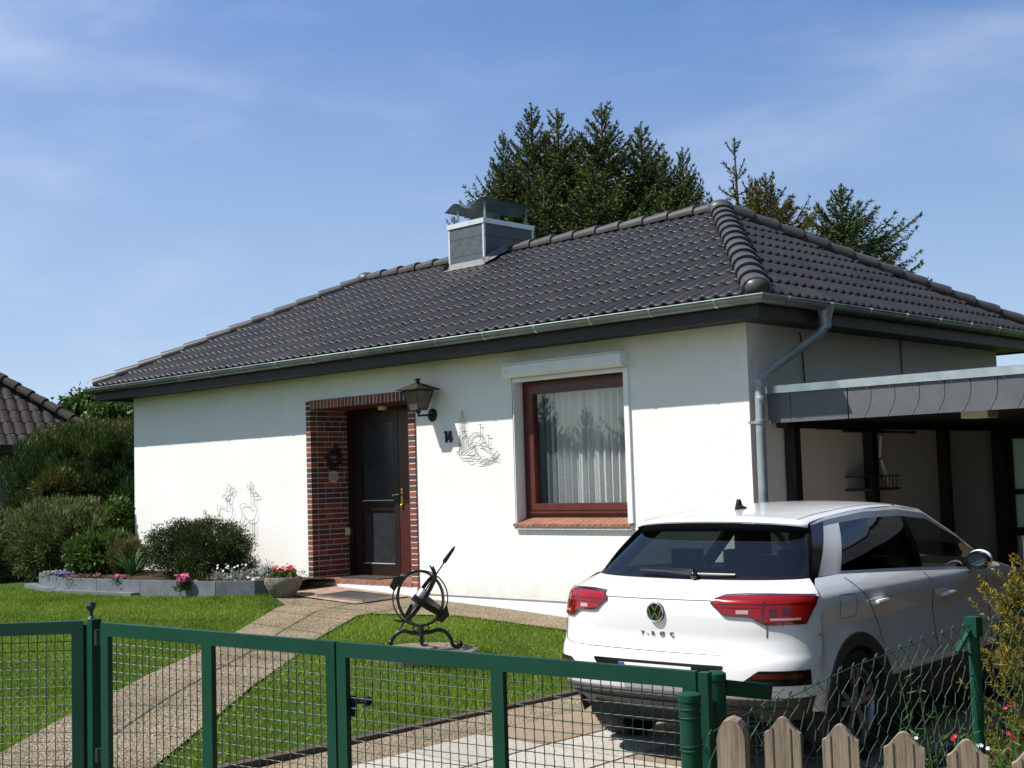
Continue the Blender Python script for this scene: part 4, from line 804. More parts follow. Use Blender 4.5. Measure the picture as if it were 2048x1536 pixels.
# lower cladding, bumper details
g=MB(); patch(g,ROWS,0,1.585,14); 
for z,dy in ((.445,-.012),(.385,-.012)): g.grid(np.array([[rear(x,z+dz)+np.array([0,o,0]) for x in np.linspace(-.78,.78,40)] for dz,o in ((-.022,.002),(-.012,-.016),(.010,-.018),(.02,.002))]))
for sg_ in (1,-1):
    G=[[(sg_*(side(y,z)+.006),y,z) for y in np.linspace(.385,2.21,40)] for z in (.22,.30,.36,.455)]; g.grid(np.array(G))
    for y in (.385,): pass
    for cy_,cz_ in WC:
        A=np.linspace(-.35,math.pi+.30,44)
        G=[[(sg_*(side(cy_+r*math.cos(a),cz_+r*math.sin(a))+o),cy_+r*math.cos(a),cz_+r*math.sin(a)) for a in A if True] for r,o in ((.355,-.08),(.355,.004),(.40,.011),(.432,.009),(.436,.0))]
        g.grid(np.array(G))
cl=g.build('lower_cladding',M['cladding'],car,local=True,smooth=True,angle=50)
g=MB(); lo=lambda x:.545; hi=lambda x:.668-.03*max(0,(abs(x)-.36)/.12)
xs=np.linspace(-.46,.46,31); rpatch(g,xs,lambda x:.515+ .11*max(0,(abs(x)-.36)/.10),lambda x:.640,.004); g.build('plate_recess',M['gloss_black'],car,local=True,smooth=True)
for sg_ in (1,-1):
    g=MB(); xs=np.linspace(.55,.885,18)*sg_; rpatch(g,xs,lambda x:.535-.0*abs(x),lambda x:.535+.085*min(1,max(.03,(abs(x)-.55)/.12)),.006); g.build('bumper_vent',M['gloss_black'],car,local=True,smooth=True)
    g=MB(); xs=np.linspace(.64,.86,12)*sg_; rpatch(g,xs,lambda x:.575,lambda x:.603,.009); g.build('reflector',M['tail_dark'],car,local=True,smooth=True)
# number plate
g=MB(); py=rear(0,.60)[1]-.012; g.prism([(-.26,py,.515),(.26,py,.515),(.26,py,.622),(-.26,py,.622)],(0,.006,0)); npl=g.build('number_plate',M['plate_white'],car,local=True)
g=MB(); g.prism([(-.26,py-.002,.515),(-.215,py-.002,.515),(-.215,py-.002,.622),(-.26,py-.002,.622)],(0,.002,0)); g.build('euro_band',M['plate_blue'],npl,local=True)
g=MB(); text_mb(g,'PI  OC 80',(-.205,py-.003,.528),(1,0,0),(0,0,1),.105,.002,.92); g.ball((-.065,py-.002,.575),.016,12,4,(1,.15,1)); g.build('plate_lettering',M['plate_black'],npl,local=True)
# tail lamps
LU=[(.375,1.000),(.39,1.012),(.43,1.034),(.56,1.040),(.68,1.040),(.80,1.036),(.862,1.030),(.8800,1.012)]; LL=[(.375,.998),(.40,.982),(.455,.935),(.475,.930),(.60,.926),(.62,.922),(.685,.885),(.70,.882),(.80,.882),(.860,.884),(.8800,.99)]
fu=lambda x:float(np.interp(abs(x),*zip(*LU))); fl=lambda x:float(np.interp(abs(x),*zip(*LL)))
for sg_ in (1,-1):
    g=MB(); xs=np.concatenate([np.linspace(.375,.80,40),np.linspace(.805,.8800,34)])*sg_; rpatch(g,xs,fl,fu,.012,9)
    lp=merge(g.build('tail_lamp',M['tail_red'],car,local=True,smooth=True,angle=60))
    k=MB(); eps=.010; rpatch(k,xs,lambda x:fl(x)-eps,lambda x:fl(x)+.004,.0135,3); rpatch(k,xs,lambda x:fu(x)-.006,lambda x:fu(x)+eps*.5,.0135,3); rpatch(k,np.linspace(.672,.686,3)*sg_,fl,fu,.0145,5)
    for a in (.715,.775): 
        G=[[rear(sg_*(a+dx-.25*(z-.93)),z)+np.array([0,-.0145,0]) for z in np.linspace(.925,.965,4)] for dx in (0,.036)]; k.grid(np.array(G))
    k.build('lamp_divider',M['tail_dark'],lp,local=True,smooth=True)
    k=MB(); rpatch(k,np.linspace(.535,.605,6)*sg_,lambda x:.934,lambda x:.956,.0145,3); rpatch(k,np.linspace(.72,.84,6)*sg_,lambda x:.897,lambda x:.910,.0145,3); k.build('reversing_lens',M['tail_clear'],lp,local=True,smooth=True)
    k=MB(); rpatch(k,np.linspace(.42,.868,20)*sg_,lambda x:.986,lambda x:.993,.0145,3); rpatch(k,np.linspace(.44,.66,10)*sg_,lambda x:.968,lambda x:.972,.0145,3); k.build('lens_rib',M['tail_dark'],lp,local=True,smooth=True)
# badge and lettering
g=MB(); by=rear(0,.925)[1]-.004; g.lathe([(0,.004),(.046,.004),(.052,.006),(.054,.012),(.058,.012),(.0605,.006),(.0605,-.004)],(0,by,.927),32,(0,-1,0)); bg_=g.build('badge',M['gloss_black'],car,local=True,smooth=True)
g=MB(); c0=np.array([0,by-.010,.927]); ringp=[c0+np.array([.0555*math.cos(a),0,.0555*math.sin(a)]) for a in np.linspace(0,2*math.pi,33)[:-1]]; g.tube(ringp,.0042,6,closed=True)
q=lambda x,z:c0+np.array([x,0,z]); w_=.0042
for pl_ in ([(-.0235,.046),(-.0,.008)],[(.0235,.046),(0,.008)],[(-.046,.024),(-.0235,-.044)],[(-.0235,-.044),(-.003,-.004)],[(.046,.024),(.0235,-.044)],[(.0235,-.044),(.003,-.004)],[(-.003,-.004),(.003,-.004)]): g.bar(q(*pl_[0]),q(*pl_[1]),.009,.005,(0,1,0))
g.build('badge_emblem',M['chrome'],bg_,local=True)
g=MB(); ly_=rear(0,.80)[1]-.004
for s_,x in (('T',-.125),('-',-.083),('R',-.048),('O',.012),('C',.084)): text_mb(g,s_,(x,ly_,.787),(1.15,0,0),(0,.0,1),.036,.006)
g.bar((.016,ly_-.002,.788),(.046,ly_-.002,.812),.004,.005,(0,1,0)); g.build('model_lettering',M['alloy'],car,local=True)
# shut lines (dark gaps)
def rl(pts,w=.0045):
    g=MB()
    for a,b in zip(pts[:-1],pts[1:]):
        n=6; P=[rear(a[0]+(b[0]-a[0])*k/n,a[1]+(b[1]-a[1])*k/n)+np.array([0,-.002,0]) for k in range(n+1)]; g.tube(P,w*.55,4)
    g.build('shut_line',M['black_gap'],car,local=True)
rl([(-.87,.885),(-.84,.80),(-.77,.715),(-.70,.702),(0,.694),(.50,.694)]); rl([(.70,.88),(.695,.80)]); rl([(-.70,.88),(-.70,.875)])
def slp(pts,w=.0028):
    for sg_ in (1,-1):
        g=MB()
        for a,b in zip(pts[:-1],pts[1:]):
            P=[(sg_*(side(a[0]+(b[0]-a[0])*k/8,a[1]+(b[1]-a[1])*k/8)+.0005),a[0]+(b[0]-a[0])*k/8,a[1]+(b[1]-a[1])*k/8) for k in range(9)]; g.tube(P,w,4)
        g.build('shut_line',M['black_gap'],car,local=True)
slp([(.02,1.09),(.08,1.03),(.20,.92),(.32,.80),(.36,.66)]); slp([(1.10,1.045),(1.16,.98),(1.18,.50)]); slp([(2.10,.97),(2.16,.75),(2.12,.5)]); 
slp([(-.20,.995),(-.20,.88),(-.18,.865),(-.01,.865),(.01,.88),(.01,.985),(-.01,1.0),(-.18,1.005),(-.20,.995)],.0015)
g=MB(); P=[S(ROWS,9.15,t)+np.array([0,-.004,0]) for t in np.linspace(-.42,.42,30)]; g.tube(P,.003,4); g.build('tailgate_crease',M['trim_grey'],car,local=True)
# handles, mirrors, antenna
for sg_ in (1,-1):
    for y,z in ((.215,.925),(1.30,.885)):
        g=MB(); x=side(y+.1,z); g.tube([(sg_*(x+.0),y,z-.01),(sg_*(x+.032),y+.02,z),(sg_*(x+.038),y+.09,z+.004),(sg_*(x+.034),y+.16,z+.004),(sg_*(x+.004),y+.19,z)],[.010,.016,.016,.015,.010],8); g.build('door_handle',M['car_white'],car,local=True,smooth=True)
    g=MB(); g.ball((sg_*.965,1.84,1.085),.105,18,12,(.85,.55,.66)); mr=g.build('wing_mirror',M['car_white'],car,local=True,smooth=True)
    g=MB(); g.lathe([(0,.0),(.084,.0),(.094,-.03)],(sg_*.965,1.778,1.08),22,(0,-1,0)); k=g.v; g.v=[((x-sg_*.965)*.93+sg_*.965,y-.0,(z-1.08)*.70+1.08) for x,y,z in k]; g.build('mirror_housing',M['gloss_black'],mr,local=True)
    g=MB(); g.add([(sg_*.965+.062*math.cos(a),1.774,1.082+.042*math.sin(a)) for a in np.linspace(0,2*math.pi,25)[:-1]],[tuple(range(24))]); g.build('mirror_glass',M['mirror_glass'],mr,local=True)
    g=MB(); g.bar((sg_*.80,1.86,1.03),(sg_*.95,1.84,1.055),.06,.035); g.build('mirror_arm',M['gloss_black'],mr,local=True)
g=MB(); zc=1.50; g.prism([(-.010,.16,1.48),(-.010,.33,1.495),(-.010,.29,1.515),(-.010,.24,1.528),(-.010,.218,1.566),(-.010,.200,1.57),(-.010,.18,1.53)],(.020,0,0)); g.build('roof_antenna',M['gloss_black'],car,local=True)
g=MB()
for t in (-.80,.80): g.tube([S(RF,s,t)+np.array([0,0,.001]) for s in np.linspace(0,3.9,30)],.0018,4)
g.build('roof_seam',M['trim_grey'],car,local=True)
# wheels
def wheel(x,y,sg_):
    t=MB(); t.lathe([(.225,-.10),(.30,-.108),(.322,-.10),(.334,-.075),(.335,0),(.334,.075),(.322,.10),(.30,.108),(.225,.10)],(x,y,.334),48,(sg_,0,0)); 
    for k in range(60):
        a=2*math.pi*k/60; d=np.array([0,math.cos(a),math.sin(a)]); e=np.array([0,-math.sin(a),math.cos(a)]); c=np.array([x,y,.334])+d*.334
        for s in (-1,1): t.bar(c+np.array([s*.02,0,0]),c+np.array([s*.09,0,0])+e*.022,.007,.006,d)
    w=t.build('wheel',M['rubber'],car,local=True,smooth=True,angle=40)
    r=MB(); r.lathe([(.225,.085),(.228,.098),(.215,.095),(.205,.06),(.2,-.08)],(x,y,.334),40,(sg_,0,0))
    for k in range(5):
        for da in (-.17,.17):
            a=2*math.pi*k/5+.3; d=np.array([0,math.cos(a+da),math.sin(a+da)]); d0=np.array([0,math.cos(a+da*.5),math.sin(a+da*.5)]); c=np.array([x+sg_*.08,y,.334]); r.bar(c+d0*.045+np.array([-sg_*.01,0,0]),c+d*.215,.034,.022,(1,0,0))
    r.lathe([(0,.09),(.045,.09),(.06,.075),(.06,.03)],(x,y,.334),20,(sg_,0,0)); r.build('rim',M['alloy'],w,local=True,smooth=True,angle=40)
    b=MB(); b.lathe([(0,.0),(.20,.0),(.20,-.02)],(x,y,.334),24,(sg_,0,0)); b.build('brake_disc',M['interior'],w,local=True)
for sg_ in (1,-1):
    for cy_,cz_ in WC: wheel(sg_*.79,cy_,sg_)
# dark inside: floor, arches, seats, dash
g=MB(); g.box((-.70,-.55,.22),(.70,3.2,.45)); g.box((-.84,.42,.22),(.84,2.15,.42)); g.box((-.60,.38,.42),(.60,2.2,.62)); g.box((-.82,.45,.42),(-.79,2.2,1.0)); g.box((.79,.45,.42),(.82,2.2,1.0)); g.box((-.74,-.35,.45),(.74,-.30,1.02)); g.box((-.72,-.30,1.0),(.72,.30,1.03))
for x0,x1 in ((-.60,-.22),(-.19,.19),(.22,.60)): g.hexa([(x0,.32,.62),(x1,.32,.62),(x1,.42,.62),(x0,.42,.62),(x0,.18,1.10),(x1,.18,1.10),(x1,.27,1.10),(x0,.27,1.10)]); g.box((x0+.09,.15,1.10),(x1-.09,.24,1.24))
for x0,x1 in ((-.62,-.16),(.16,.62)): g.hexa([(x0,1.22,.6),(x1,1.22,.6),(x1,1.34,.6),(x0,1.34,.6),(x0+.03,1.02,1.14),(x1-.03,1.02,1.14),(x1-.03,1.12,1.14),(x0+.03,1.12,1.14)]); g.box((x0+.11,.98,1.15),(x1-.11,1.09,1.32))
g.box((-.74,2.05,.7),(.74,2.5,1.0)); g.tube([(.0,1.95,1.36),(.0,1.9,1.33)],.02,5); g.box((-.12,1.86,1.28),(.12,1.89,1.36))
for sg_ in (1,-1):
    for y0_,y1_ in ((1.02,1.10),): 
        a,b=gh(.50,.02,sg_,-.03),gh(.51,.98,sg_,-.03); g.bar(a,b,.10,.03,(1,0,0))
    a,b=gh(.86,.0,sg_,-.02),gh(.70,1,sg_,-.03)
G=[[S(RF,s,t)-np.array([0,0,.04]) for t in np.linspace(-.97,.97,13)] for s in np.linspace(0.05,3.95,12)]; g.grid(np.array(G))
for sg_ in (1,-1): g.grid(np.array([[gh(u,v,sg_,-.02) for v in np.linspace(0,.97,6)] for u in np.linspace(.0,.112,4)]))
g.build('interior',M['interior'],car,local=True)
for sg_ in (1,-1):
    for cy_,cz_ in WC:
        g=MB(); A=np.linspace(-.2,math.pi+.2,24); g.grid(np.array([[(sg_*x,cy_+.40*math.cos(a),cz_+.40*math.sin(a)) for a in A] for x in (.60,.87)])); g.build('arch_liner',M['interior'],car,local=True)
g=MB(); 
for t in (.55,): g.tube([(t,-.80,.27),(t,-.5,.27)],.03,8)
g.box((-.55,-.70,.30),(.55,-.3,.36)); g.build('underbody',M['interior'],car,local=True)
# ------------------------------------------------------------------ gates and fences
GP=M['green_paint']
G1=np.array([1.37,-7.37]); G0=np.array([4.20,-6.66]); gd=unit(G0-G1); gn=np.array([gd[1],-gd[0]])  # normal to the street
def gpt(s,z,o=0): p=G1+gd*s+gn*o; return np.array([p[0],p[1],z])
def topz(s): return .695-.030*s
def crimp(mb,a,b,r,pitch,amp,nrm):
    a,b=np.array(a,float),np.array(b,float); Lh=np.linalg.norm(b-a); n=max(4,int(Lh/pitch*2)); mb.tube([a+(b-a)*i/n+np.array(nrm)*amp*(1 if i%2 else -1) for i in range(n+1)],r,4,caps=False)
def leaf(name,label,s0,s1,mids,hinge,f,tz,bot,group,wl=.055,wr=.055):
    """f(s,z,o) maps gate coordinates to the world"""
    base=f((s0+s1)/2,bot,0); th=thing(name,label,'gate',tuple(base),group)
    up=np.array([0,0,1.]); e=unit(f(1,0,0)-f(0,0,0)); nn=unit(np.cross(e,up))
    mb=MB(); h=.058
    def rl(sa,sb,dz): 
        a=f(sa,tz(sa)-h+dz,-.015); b=f(sb,tz(sb)-h+dz,-.015); dep=f(0,0,.015)-f(0,0,-.015)
        mb.hexa([a,b,b+dep,a+dep,a+up*h,b+up*h,b+dep+up*h,a+dep+up*h])
    rl(s0,s1,0); rl(s0,s1,-1.02)
    mb.build_each('frame_rail',GP,th)
    def st(sa,sb,nm):
        m=MB(); a=f(sa,bot+.03,-.0148); dep=f(0,0,.0148)-f(0,0,-.0148); ex=f(sb,0,0)-f(sa,0,0); zt0,zt1=tz(sa)-h+.0,tz(sb)-h+.0; a2=np.array([a[0],a[1],zt0]); b2=a2+ex; b2[2]=zt1
        m.hexa([a,a+ex,a+ex+dep,a+dep,a2,b2,b2+dep,a2+dep]); m.build(nm,GP,th)
    st(s0,s0+wl,'stile'); st(s1-wr,s1,'stile')
    for a,b in mids: st(a,b,'mullion')
    mb=MB(); edges=[s0+wl]+[q for ab in mids for q in ab]+[s1-wr]
    dz0=bot+.06
    for k in range(0,len(edges),2):
        a,b=edges[k],edges[k+1]; n=max(2,int(round((b-a)/.0405)))
        for i in range(1,n): s=a+(b-a)*i/n; crimp(mb,f(s,dz0,0),f(s,tz(s)-h+.01,0),.0025,.04,.0018,nn*.6+e*.8)
        n2=int((tz(a)-h-dz0)/.0415)
        for i in range(1,n2+1):
            za=tz(a)-h-i*.0415+.006; crimp(mb,f(a,za,0),f(b,za+(tz(b)-tz(a)),0),.0021,.04,.0018,nn*.8+up*.6)
    mb.build('wire_mesh',M['green_wire'],th); return th
lf=leaf('driveway_gate','left leaf of the green driveway gate, two mesh panels beside the ball topped post',.01,1.335,[(.620,.676)],0,lambda s,z,o:gpt(s,z,o),topz,-.55,'green mesh gate leaves',.045,.045)
rf=leaf('driveway_gate','right leaf of the green driveway gate, in front of the car, with black latch knob',1.345,2.885,[(2.066,2.118)],0,lambda s,z,o:gpt(s,z,o),topz,-.55,'green mesh gate leaves',.045,.05)
mb=MB(); a=gpt(1.37,.415,-.03); mb.box(a-.02,a+.02); mb.tube([gpt(1.40,.418,-.02),gpt(1.44,.418,-.035)],.011,8); mb.ball(gpt(1.455,.418,-.04),.021,12,8); mb.bar(gpt(1.392,.44,-.018),gpt(1.392,.36,-.018),.03,.008,gn.tolist()+[0]); mb.build('latch_knob',M['black_iron'],rf,smooth=True)
pd=-np.array([.72,.6937]); P0=np.array([1.178,-7.352])
ped=leaf('garden_gate','green pedestrian gate with wire mesh, turned into shade left of the ball topped post',0,1.0,[],0,lambda s,z,o:np.array([*(P0+pd*s+np.array([-pd[1],pd[0]])*o),z]),lambda s:.690-.004*s,-.55,'green mesh gate leaves',.055,.05)
gt=thing('gate_post','green square gate post topped with a small ball','post',(1.245,-7.33,-.56)); mb=MB(); mb.box((1.222,-7.362,-.58),(1.268,-7.314,.70)); mb.build('shaft',GP,gt)
mb=MB(); mb.lathe([(0,.695),(.02,.70),(.009,.712),(.009,.735),(.018,.745),(.024,.760),(.018,.776),(0,.782)],(1.218,-7.338,0),12); mb.build('finial',M['lamp_iron'],gt,smooth=True)
mb=MB(); mb.tube([(1.268,-7.34,.60),(1.30,-7.35,.60)],.012,8); mb.tube([(1.30,-7.352,.585),(1.30,-7.352,.655)],.014,8); mb.tube([(1.30,-7.352,.06),(1.30,-7.352,.12)],.014,8); mb.build('hinge',M['green_wire'],gt)
gt=thing('gate_post','green square post of the pedestrian gate, left of the ball topped post','post',(1.19,-7.365,-.56)); mb=MB(); mb.obox((1.168,-7.352,-.58),(.03,.029,0),(-.012,.012,0),(0,0,1.25)); mb.build('shaft',GP,gt)
# round posts at the right of the gate
def rpost(label,x,y,zt,r=.035,bands=()):
    p=thing('fence_post',label,'post',(x,y,-.56),'round green fence posts'); mb=MB(); mb.lathe([(r,-.6),(r,zt-.03),(r+.003,zt-.028),(r+.003,zt-.006),(r*.8,zt),(0,zt+.003)],(x,y,0),20); mb.build('shaft',GP,p,smooth=True)
    if bands:
        m=MB()
        for z in bands: m.tube([(x+(r+.003)*math.cos(a),y+(r+.003)*math.sin(a),z+.006*math.sin(a)) for a in np.linspace(0,2*math.pi,19)[:-1]],.0018,5,closed=True)
        m.build('tie_wire',M['green_wire'],p)
    return p
rpost('round green fence post wrapped with tie wire, in front of the right gate end',4.251,-6.827,.565,.035,(.52,.492,.40,.385))
rpost('round green hinge post standing right of the gate, behind the wire wrapped post',4.169,-6.561,.594,.034)
p3=rpost('round green post of the chain link fence beside the golden yew',4.446,-5.117,.655,.024); mb=MB(); mb.bar((4.446,-5.14,.615),(4.418,-5.215,.525),.022,.010); mb.box((4.42,-5.15,.58),(4.475,-5.09,.66)); mb.tube([(4.418,-5.215,.525),(4.446,-5.12,.50)],.005,5); mb.build('strainer',GP,p3)
mb=MB(); mb.bar((4.215,-6.70,.36),(4.205,-6.66,.36),.035,.5,(0,0,1)); tag(mb.build('hinge_bar',GP),'short green steel bar between the wire wrapped post and the hinge post','bar')
fp=thing('mesh_fence','short green fence panel with wire mesh right of the hinge post','fence',(4.19,-6.43,-.56)); a,b=np.array([4.180,-6.527,.0]),np.array([4.215,-6.30,.0]); mb=MB(); mb.bar(a+[0,0,.535],b+[0,0,.492],.03,.055); mb.build('frame_rail',GP,fp); mb=MB(); e=unit(b-a); 
for i in range(1,7): p=a+(b-a)*i/6.0; crimp(mb,p+[0,0,-.5],p+[0,0,.48],.0021,.04,.002,(1,0,0))
for i in range(1,20): crimp(mb,a+[0,0,.50-i*.042],b+[0,0,.47-i*.042],.0021,.04,.002,(1,0,0))
mb.build('wire_mesh',M['green_wire'],fp)
# chain link fence
cf=thing('chain_link_fence','sagging green chain link fence running from the gate along the driveway','fence',(4.35,-5.9,-.55))
path=[np.array(p) for p in ((4.251,-6.80,.40),(4.262,-6.62,.445),(4.285,-6.38,.475),(4.33,-6.0,.535),(4.39,-5.55,.60),(4.446,-5.117,.635),(4.52,-4.5,.655),(4.60,-3.6,.665),(4.66,-2.6,.67))]
seg=[0]; 
for a,b in zip(path[:-1],path[1:]): seg.append(seg[-1]+np.linalg.norm((b-a)[:2]))
def fpos(s): return np.array([np.interp(s,seg,[p[k] for p in path]) for k in range(3)])
mb=MB(); w_=.037; hh=.043; N=int(seg[-1]/w_)
for i in range(N):
    s0=i*w_; pts=[]; j=0; a=fpos(s0); ph=i%2
    jit=rng.normal(0,.0028,size=(40,3))
    while True:
        s=s0+(w_ if (j+i)%2 else 0)+ (.004*math.sin(i*1.7)); p=fpos(min(s,seg[-1])); z=p[2]-j*hh
        if z<-.54: break
        side_=np.array([.006*(1 if j%2 else -1),0,0]); pts.append(np.array([p[0],p[1],z])+side_+jit[j%40]); j+=1
    mb.tube(pts,.0017,4,caps=False)
    q=pts[0]; mb.tube([q,q+[.004,.006,.010],q+[.0,.014,.008],q+[-.004,.014,-.004]],.002,4,caps=False)
mb.build('mesh',M['fence_wire'],cf)
mb=MB(); mb.tube([fpos(s)+np.array([0,0,-.006+.004*math.sin(s*9)]) for s in np.linspace(0,seg[-1],60)],.0022,5); mb.tube([(4.285,-6.36,.48),(4.29,-6.34,.50),(4.27,-6.36,.505),(4.28,-6.38,.485),(4.30,-6.33,.515)],.002,4); mb.build('strand_wire',M['fence_wire'],cf)
# weathered picket fence
pk=thing('picket_fence','weathered brown wooden picket fence with rounded tops in the right foreground','fence',(5.6,-7.93,-.55))
A=np.array([5.147,-7.861]); B=np.array([6.061,-7.455]); pe=unit(B-A); pn=np.array([pe[1],-pe[0]])
tops=[(5.277+.1161*i,-7.875+.0516*i,.748-.0112*i) for i in range(9)]
for i,(x,y,zt) in enumerate(tops):
    w=.040+.002*rnd.uniform(-1,1); c=np.array([x,y,0.]); ex=np.array([*pe,0]); nz=np.array([*pn,0]); tl=rnd.uniform(-.012,.012)
    prf=[(-w,-.55),(w,-.55),(w+tl*.0,zt-.034)]+[(w*u,zt-.034+.034*(.5+.5*math.cos(math.pi*u))**.9) for u in (.8,.62,.45,.3,.15,0,-.15,-.3,-.45,-.62,-.8)]+[(-w,zt-.034)]
    P=[c+ex*(u+tl*(z/2))+np.array([0,0,z])+nz*.010 for u,z in prf]; mb=MB(); mb.prism(P,-nz*.022)
    o=mb.build('picket',M['old_wood'],pk)
    m=MB()
    for u in (-w*.52,w*.47): m.bar(c+ex*(u-tl*.25)+nz*.0108+np.array([0,0,-.5]),c+ex*(u+tl*zt/2)+nz*.0108+np.array([0,0,zt-.022]),.0022,.002,nz.tolist())
    m.build('groove',M['bark'],o)
mb=MB()
for z in (.42,-.25): mb.bar((A[0]+.0-pn[0]*.03,A[1]-pn[1]*.03,z),(6.26-pn[0]*.03,-7.43-pn[1]*.03,z-.08),.035,.06)
mb.build_each('rail',M['old_wood'],pk)
c=np.array([5.176,-7.915,0.]); ex=np.array([*pe,0]); nz=np.array([*pn,0]); prf=[(-.031,-.56),(.031,-.56),(.031,.705),(.026,.723),(.016,.737),(0,.743),(-.016,.737),(-.026,.720),(-.031,.70)]
mb=MB(); mb.prism([c+ex*u+np.array([0,0,z])+nz*.03 for u,z in prf],-nz*.058); mb.build('end_post',M['old_wood'],pk)
# ------------------------------------------------------------------ armillary sundial on a round stone
sc=np.array([-1.88,-2.52]); sz=-.20
st=MB(); st.lathe([(0,-.15),(.49,-.15),(.515,-.02),(.50,.0),(.36,.004),(.34,-.008),(0,-.006)],(sc[0],sc[1],sz),48); v=st.v; st.v=[(x+.012*math.sin(7*math.atan2(y-sc[1],x-sc[0])),y+.010*math.cos(9*math.atan2(y-sc[1],x-sc[0])),z) for x,y,z in v]
tag(st.build('millstone',M['granite'],smooth=True,angle=40),'round reddish granite stone lying in the lawn under the sundial','stone')
sdl=thing('sundial','dark wrought iron armillary sundial with slanted arrow on curved legs','sundial',(sc[0],sc[1],sz))
Rr=np.array([.7203,.6937,0]); up=np.array([0,0,1.]); Fh=np.array([-.6937,.7203,0]); c=np.array([sc[0],sc[1],sz+.455])
ax_=unit(Rr*.58+up*.81); pr=unit(np.cross(ax_,Fh)); # in-plane perpendicular
mb=MB(); tip=c+ax_*.50; tail=c-ax_*.47
mb.tube([tail,c+ax_*.40],.007,6); 
for i in range(30): q=tail+(c+ax_*.3-tail)*i/30; mb.ball(q,.0095,5,3)
mb.prism([c+ax_*.36-pr*.0+Fh*.004,c+ax_*.39+pr*.022+Fh*.004,c+ax_*.52+pr*.014+Fh*.004,c+ax_*.565+Fh*.004,c+ax_*.52-pr*.014+Fh*.004,c+ax_*.39-pr*.016+Fh*.004],-Fh*.008); mb.ball(tail,.024,8,6); mb.build('arrow',M['black_iron'],sdl)
def ring(m,u,v,r,w,t=.005,a0=0,a1=2*math.pi,n=56,cc=None):
    w_=unit(np.cross(u,v)); cc=c if cc is None else cc; A=np.linspace(a0,a1,n)
    sec=[(r-t,-w/2),(r+t,-w/2),(r+t,w/2),(r-t,w/2),(r-t,-w/2)]; m.grid(np.array([[cc+(u*math.cos(a)+v*math.sin(a))*q+w_*h for q,h in sec] for a in A]))
tilt=lambda d,k:unit(d+Fh*k)
m=MB(); ring(m,ax_,pr,.245,.034); m.build('meridian_ring',M['black_iron'],sdl)
m=MB(); e1=unit(Rr*.9-Fh*.45); ring(m,up,e1,.235,.036); m.build('upright_ring',M['black_iron'],sdl)
m=MB(); ring(m,ax_,unit(Fh+pr*.15),.238,.034); m.build('colure_ring',M['black_iron'],sdl)
m=MB(); ring(m,pr,Fh,.232,.058,.004,a0=math.pi*.42,a1=math.pi*1.58); m.build('hour_band',M['black_iron'],sdl)
m=MB(); m.lathe([(.0,-.085),(.052,-.085),(.055,-.08),(.055,.08),(.052,.085),(0,.085)],c,24,ax_); m.build('time_drum',M['steel'],sdl,smooth=True,angle=50)
m=MB(); 
for s in (-1,1): q=c+pr*s*.225; m.prism([q+ax_*.09+Fh*.01,q+pr*s*.075+ax_*.02+Fh*.01,q+pr*s*.06-ax_*.07+Fh*.01,q-ax_*.08+Fh*.01],-Fh*.02)
m.tube([c+ax_*.245,c+ax_*.26-Rr*.03+up*.03,c+ax_*.25-Rr*.055+up*.085],[.012,.016,.005],6); m.tube([c+ax_*.25,c+ax_*.25-Rr*.02+up*.05,c+ax_*.25-Rr*.025+up*.08],[.01,.013,.004],6); m.tube([c-ax_*.24,c-ax_*.25-Rr*.05+up*.005,c-ax_*.25-Rr*.10+up*.02],[.012,.014,.004],6); m.build_each('ornament',M['black_iron'],sdl)
m=MB(); hub=np.array([sc[0],sc[1],sz+.155]); m.tube([hub-up*.03,hub+up*.07],[.035,.022],8)
for s in (-1,1): m.tube([hub+up*.04+Rr*s*.0,hub+up*.065+Rr*s*.05,hub+up*.035+Rr*s*.075,hub+up*.01+Rr*s*.055,hub+up*.025+Rr*s*.04],.008,6)
m.build('stem',M['black_iron'],sdl,smooth=True)
for k in range(3):
    a=[math.pi*1.0,0.08,math.pi*.52][k]; d=Rr*math.cos(a)+Fh*math.sin(a)
    m=MB(); P=[hub,hub+d*.07-up*.005,hub+d*.16+up*.015,hub+d*.225-up*.015,hub+d*.265-up*.07,hub+d*.28-up*.125,hub+d*.325-up*.138,hub+d*.345-up*.115]; m.tube(cr_pts([np.array(p) for p in P],4),.019,7); m.ball(P[-1],.028,8,6); m.build('leg',M['black_iron'],sdl,smooth=True)
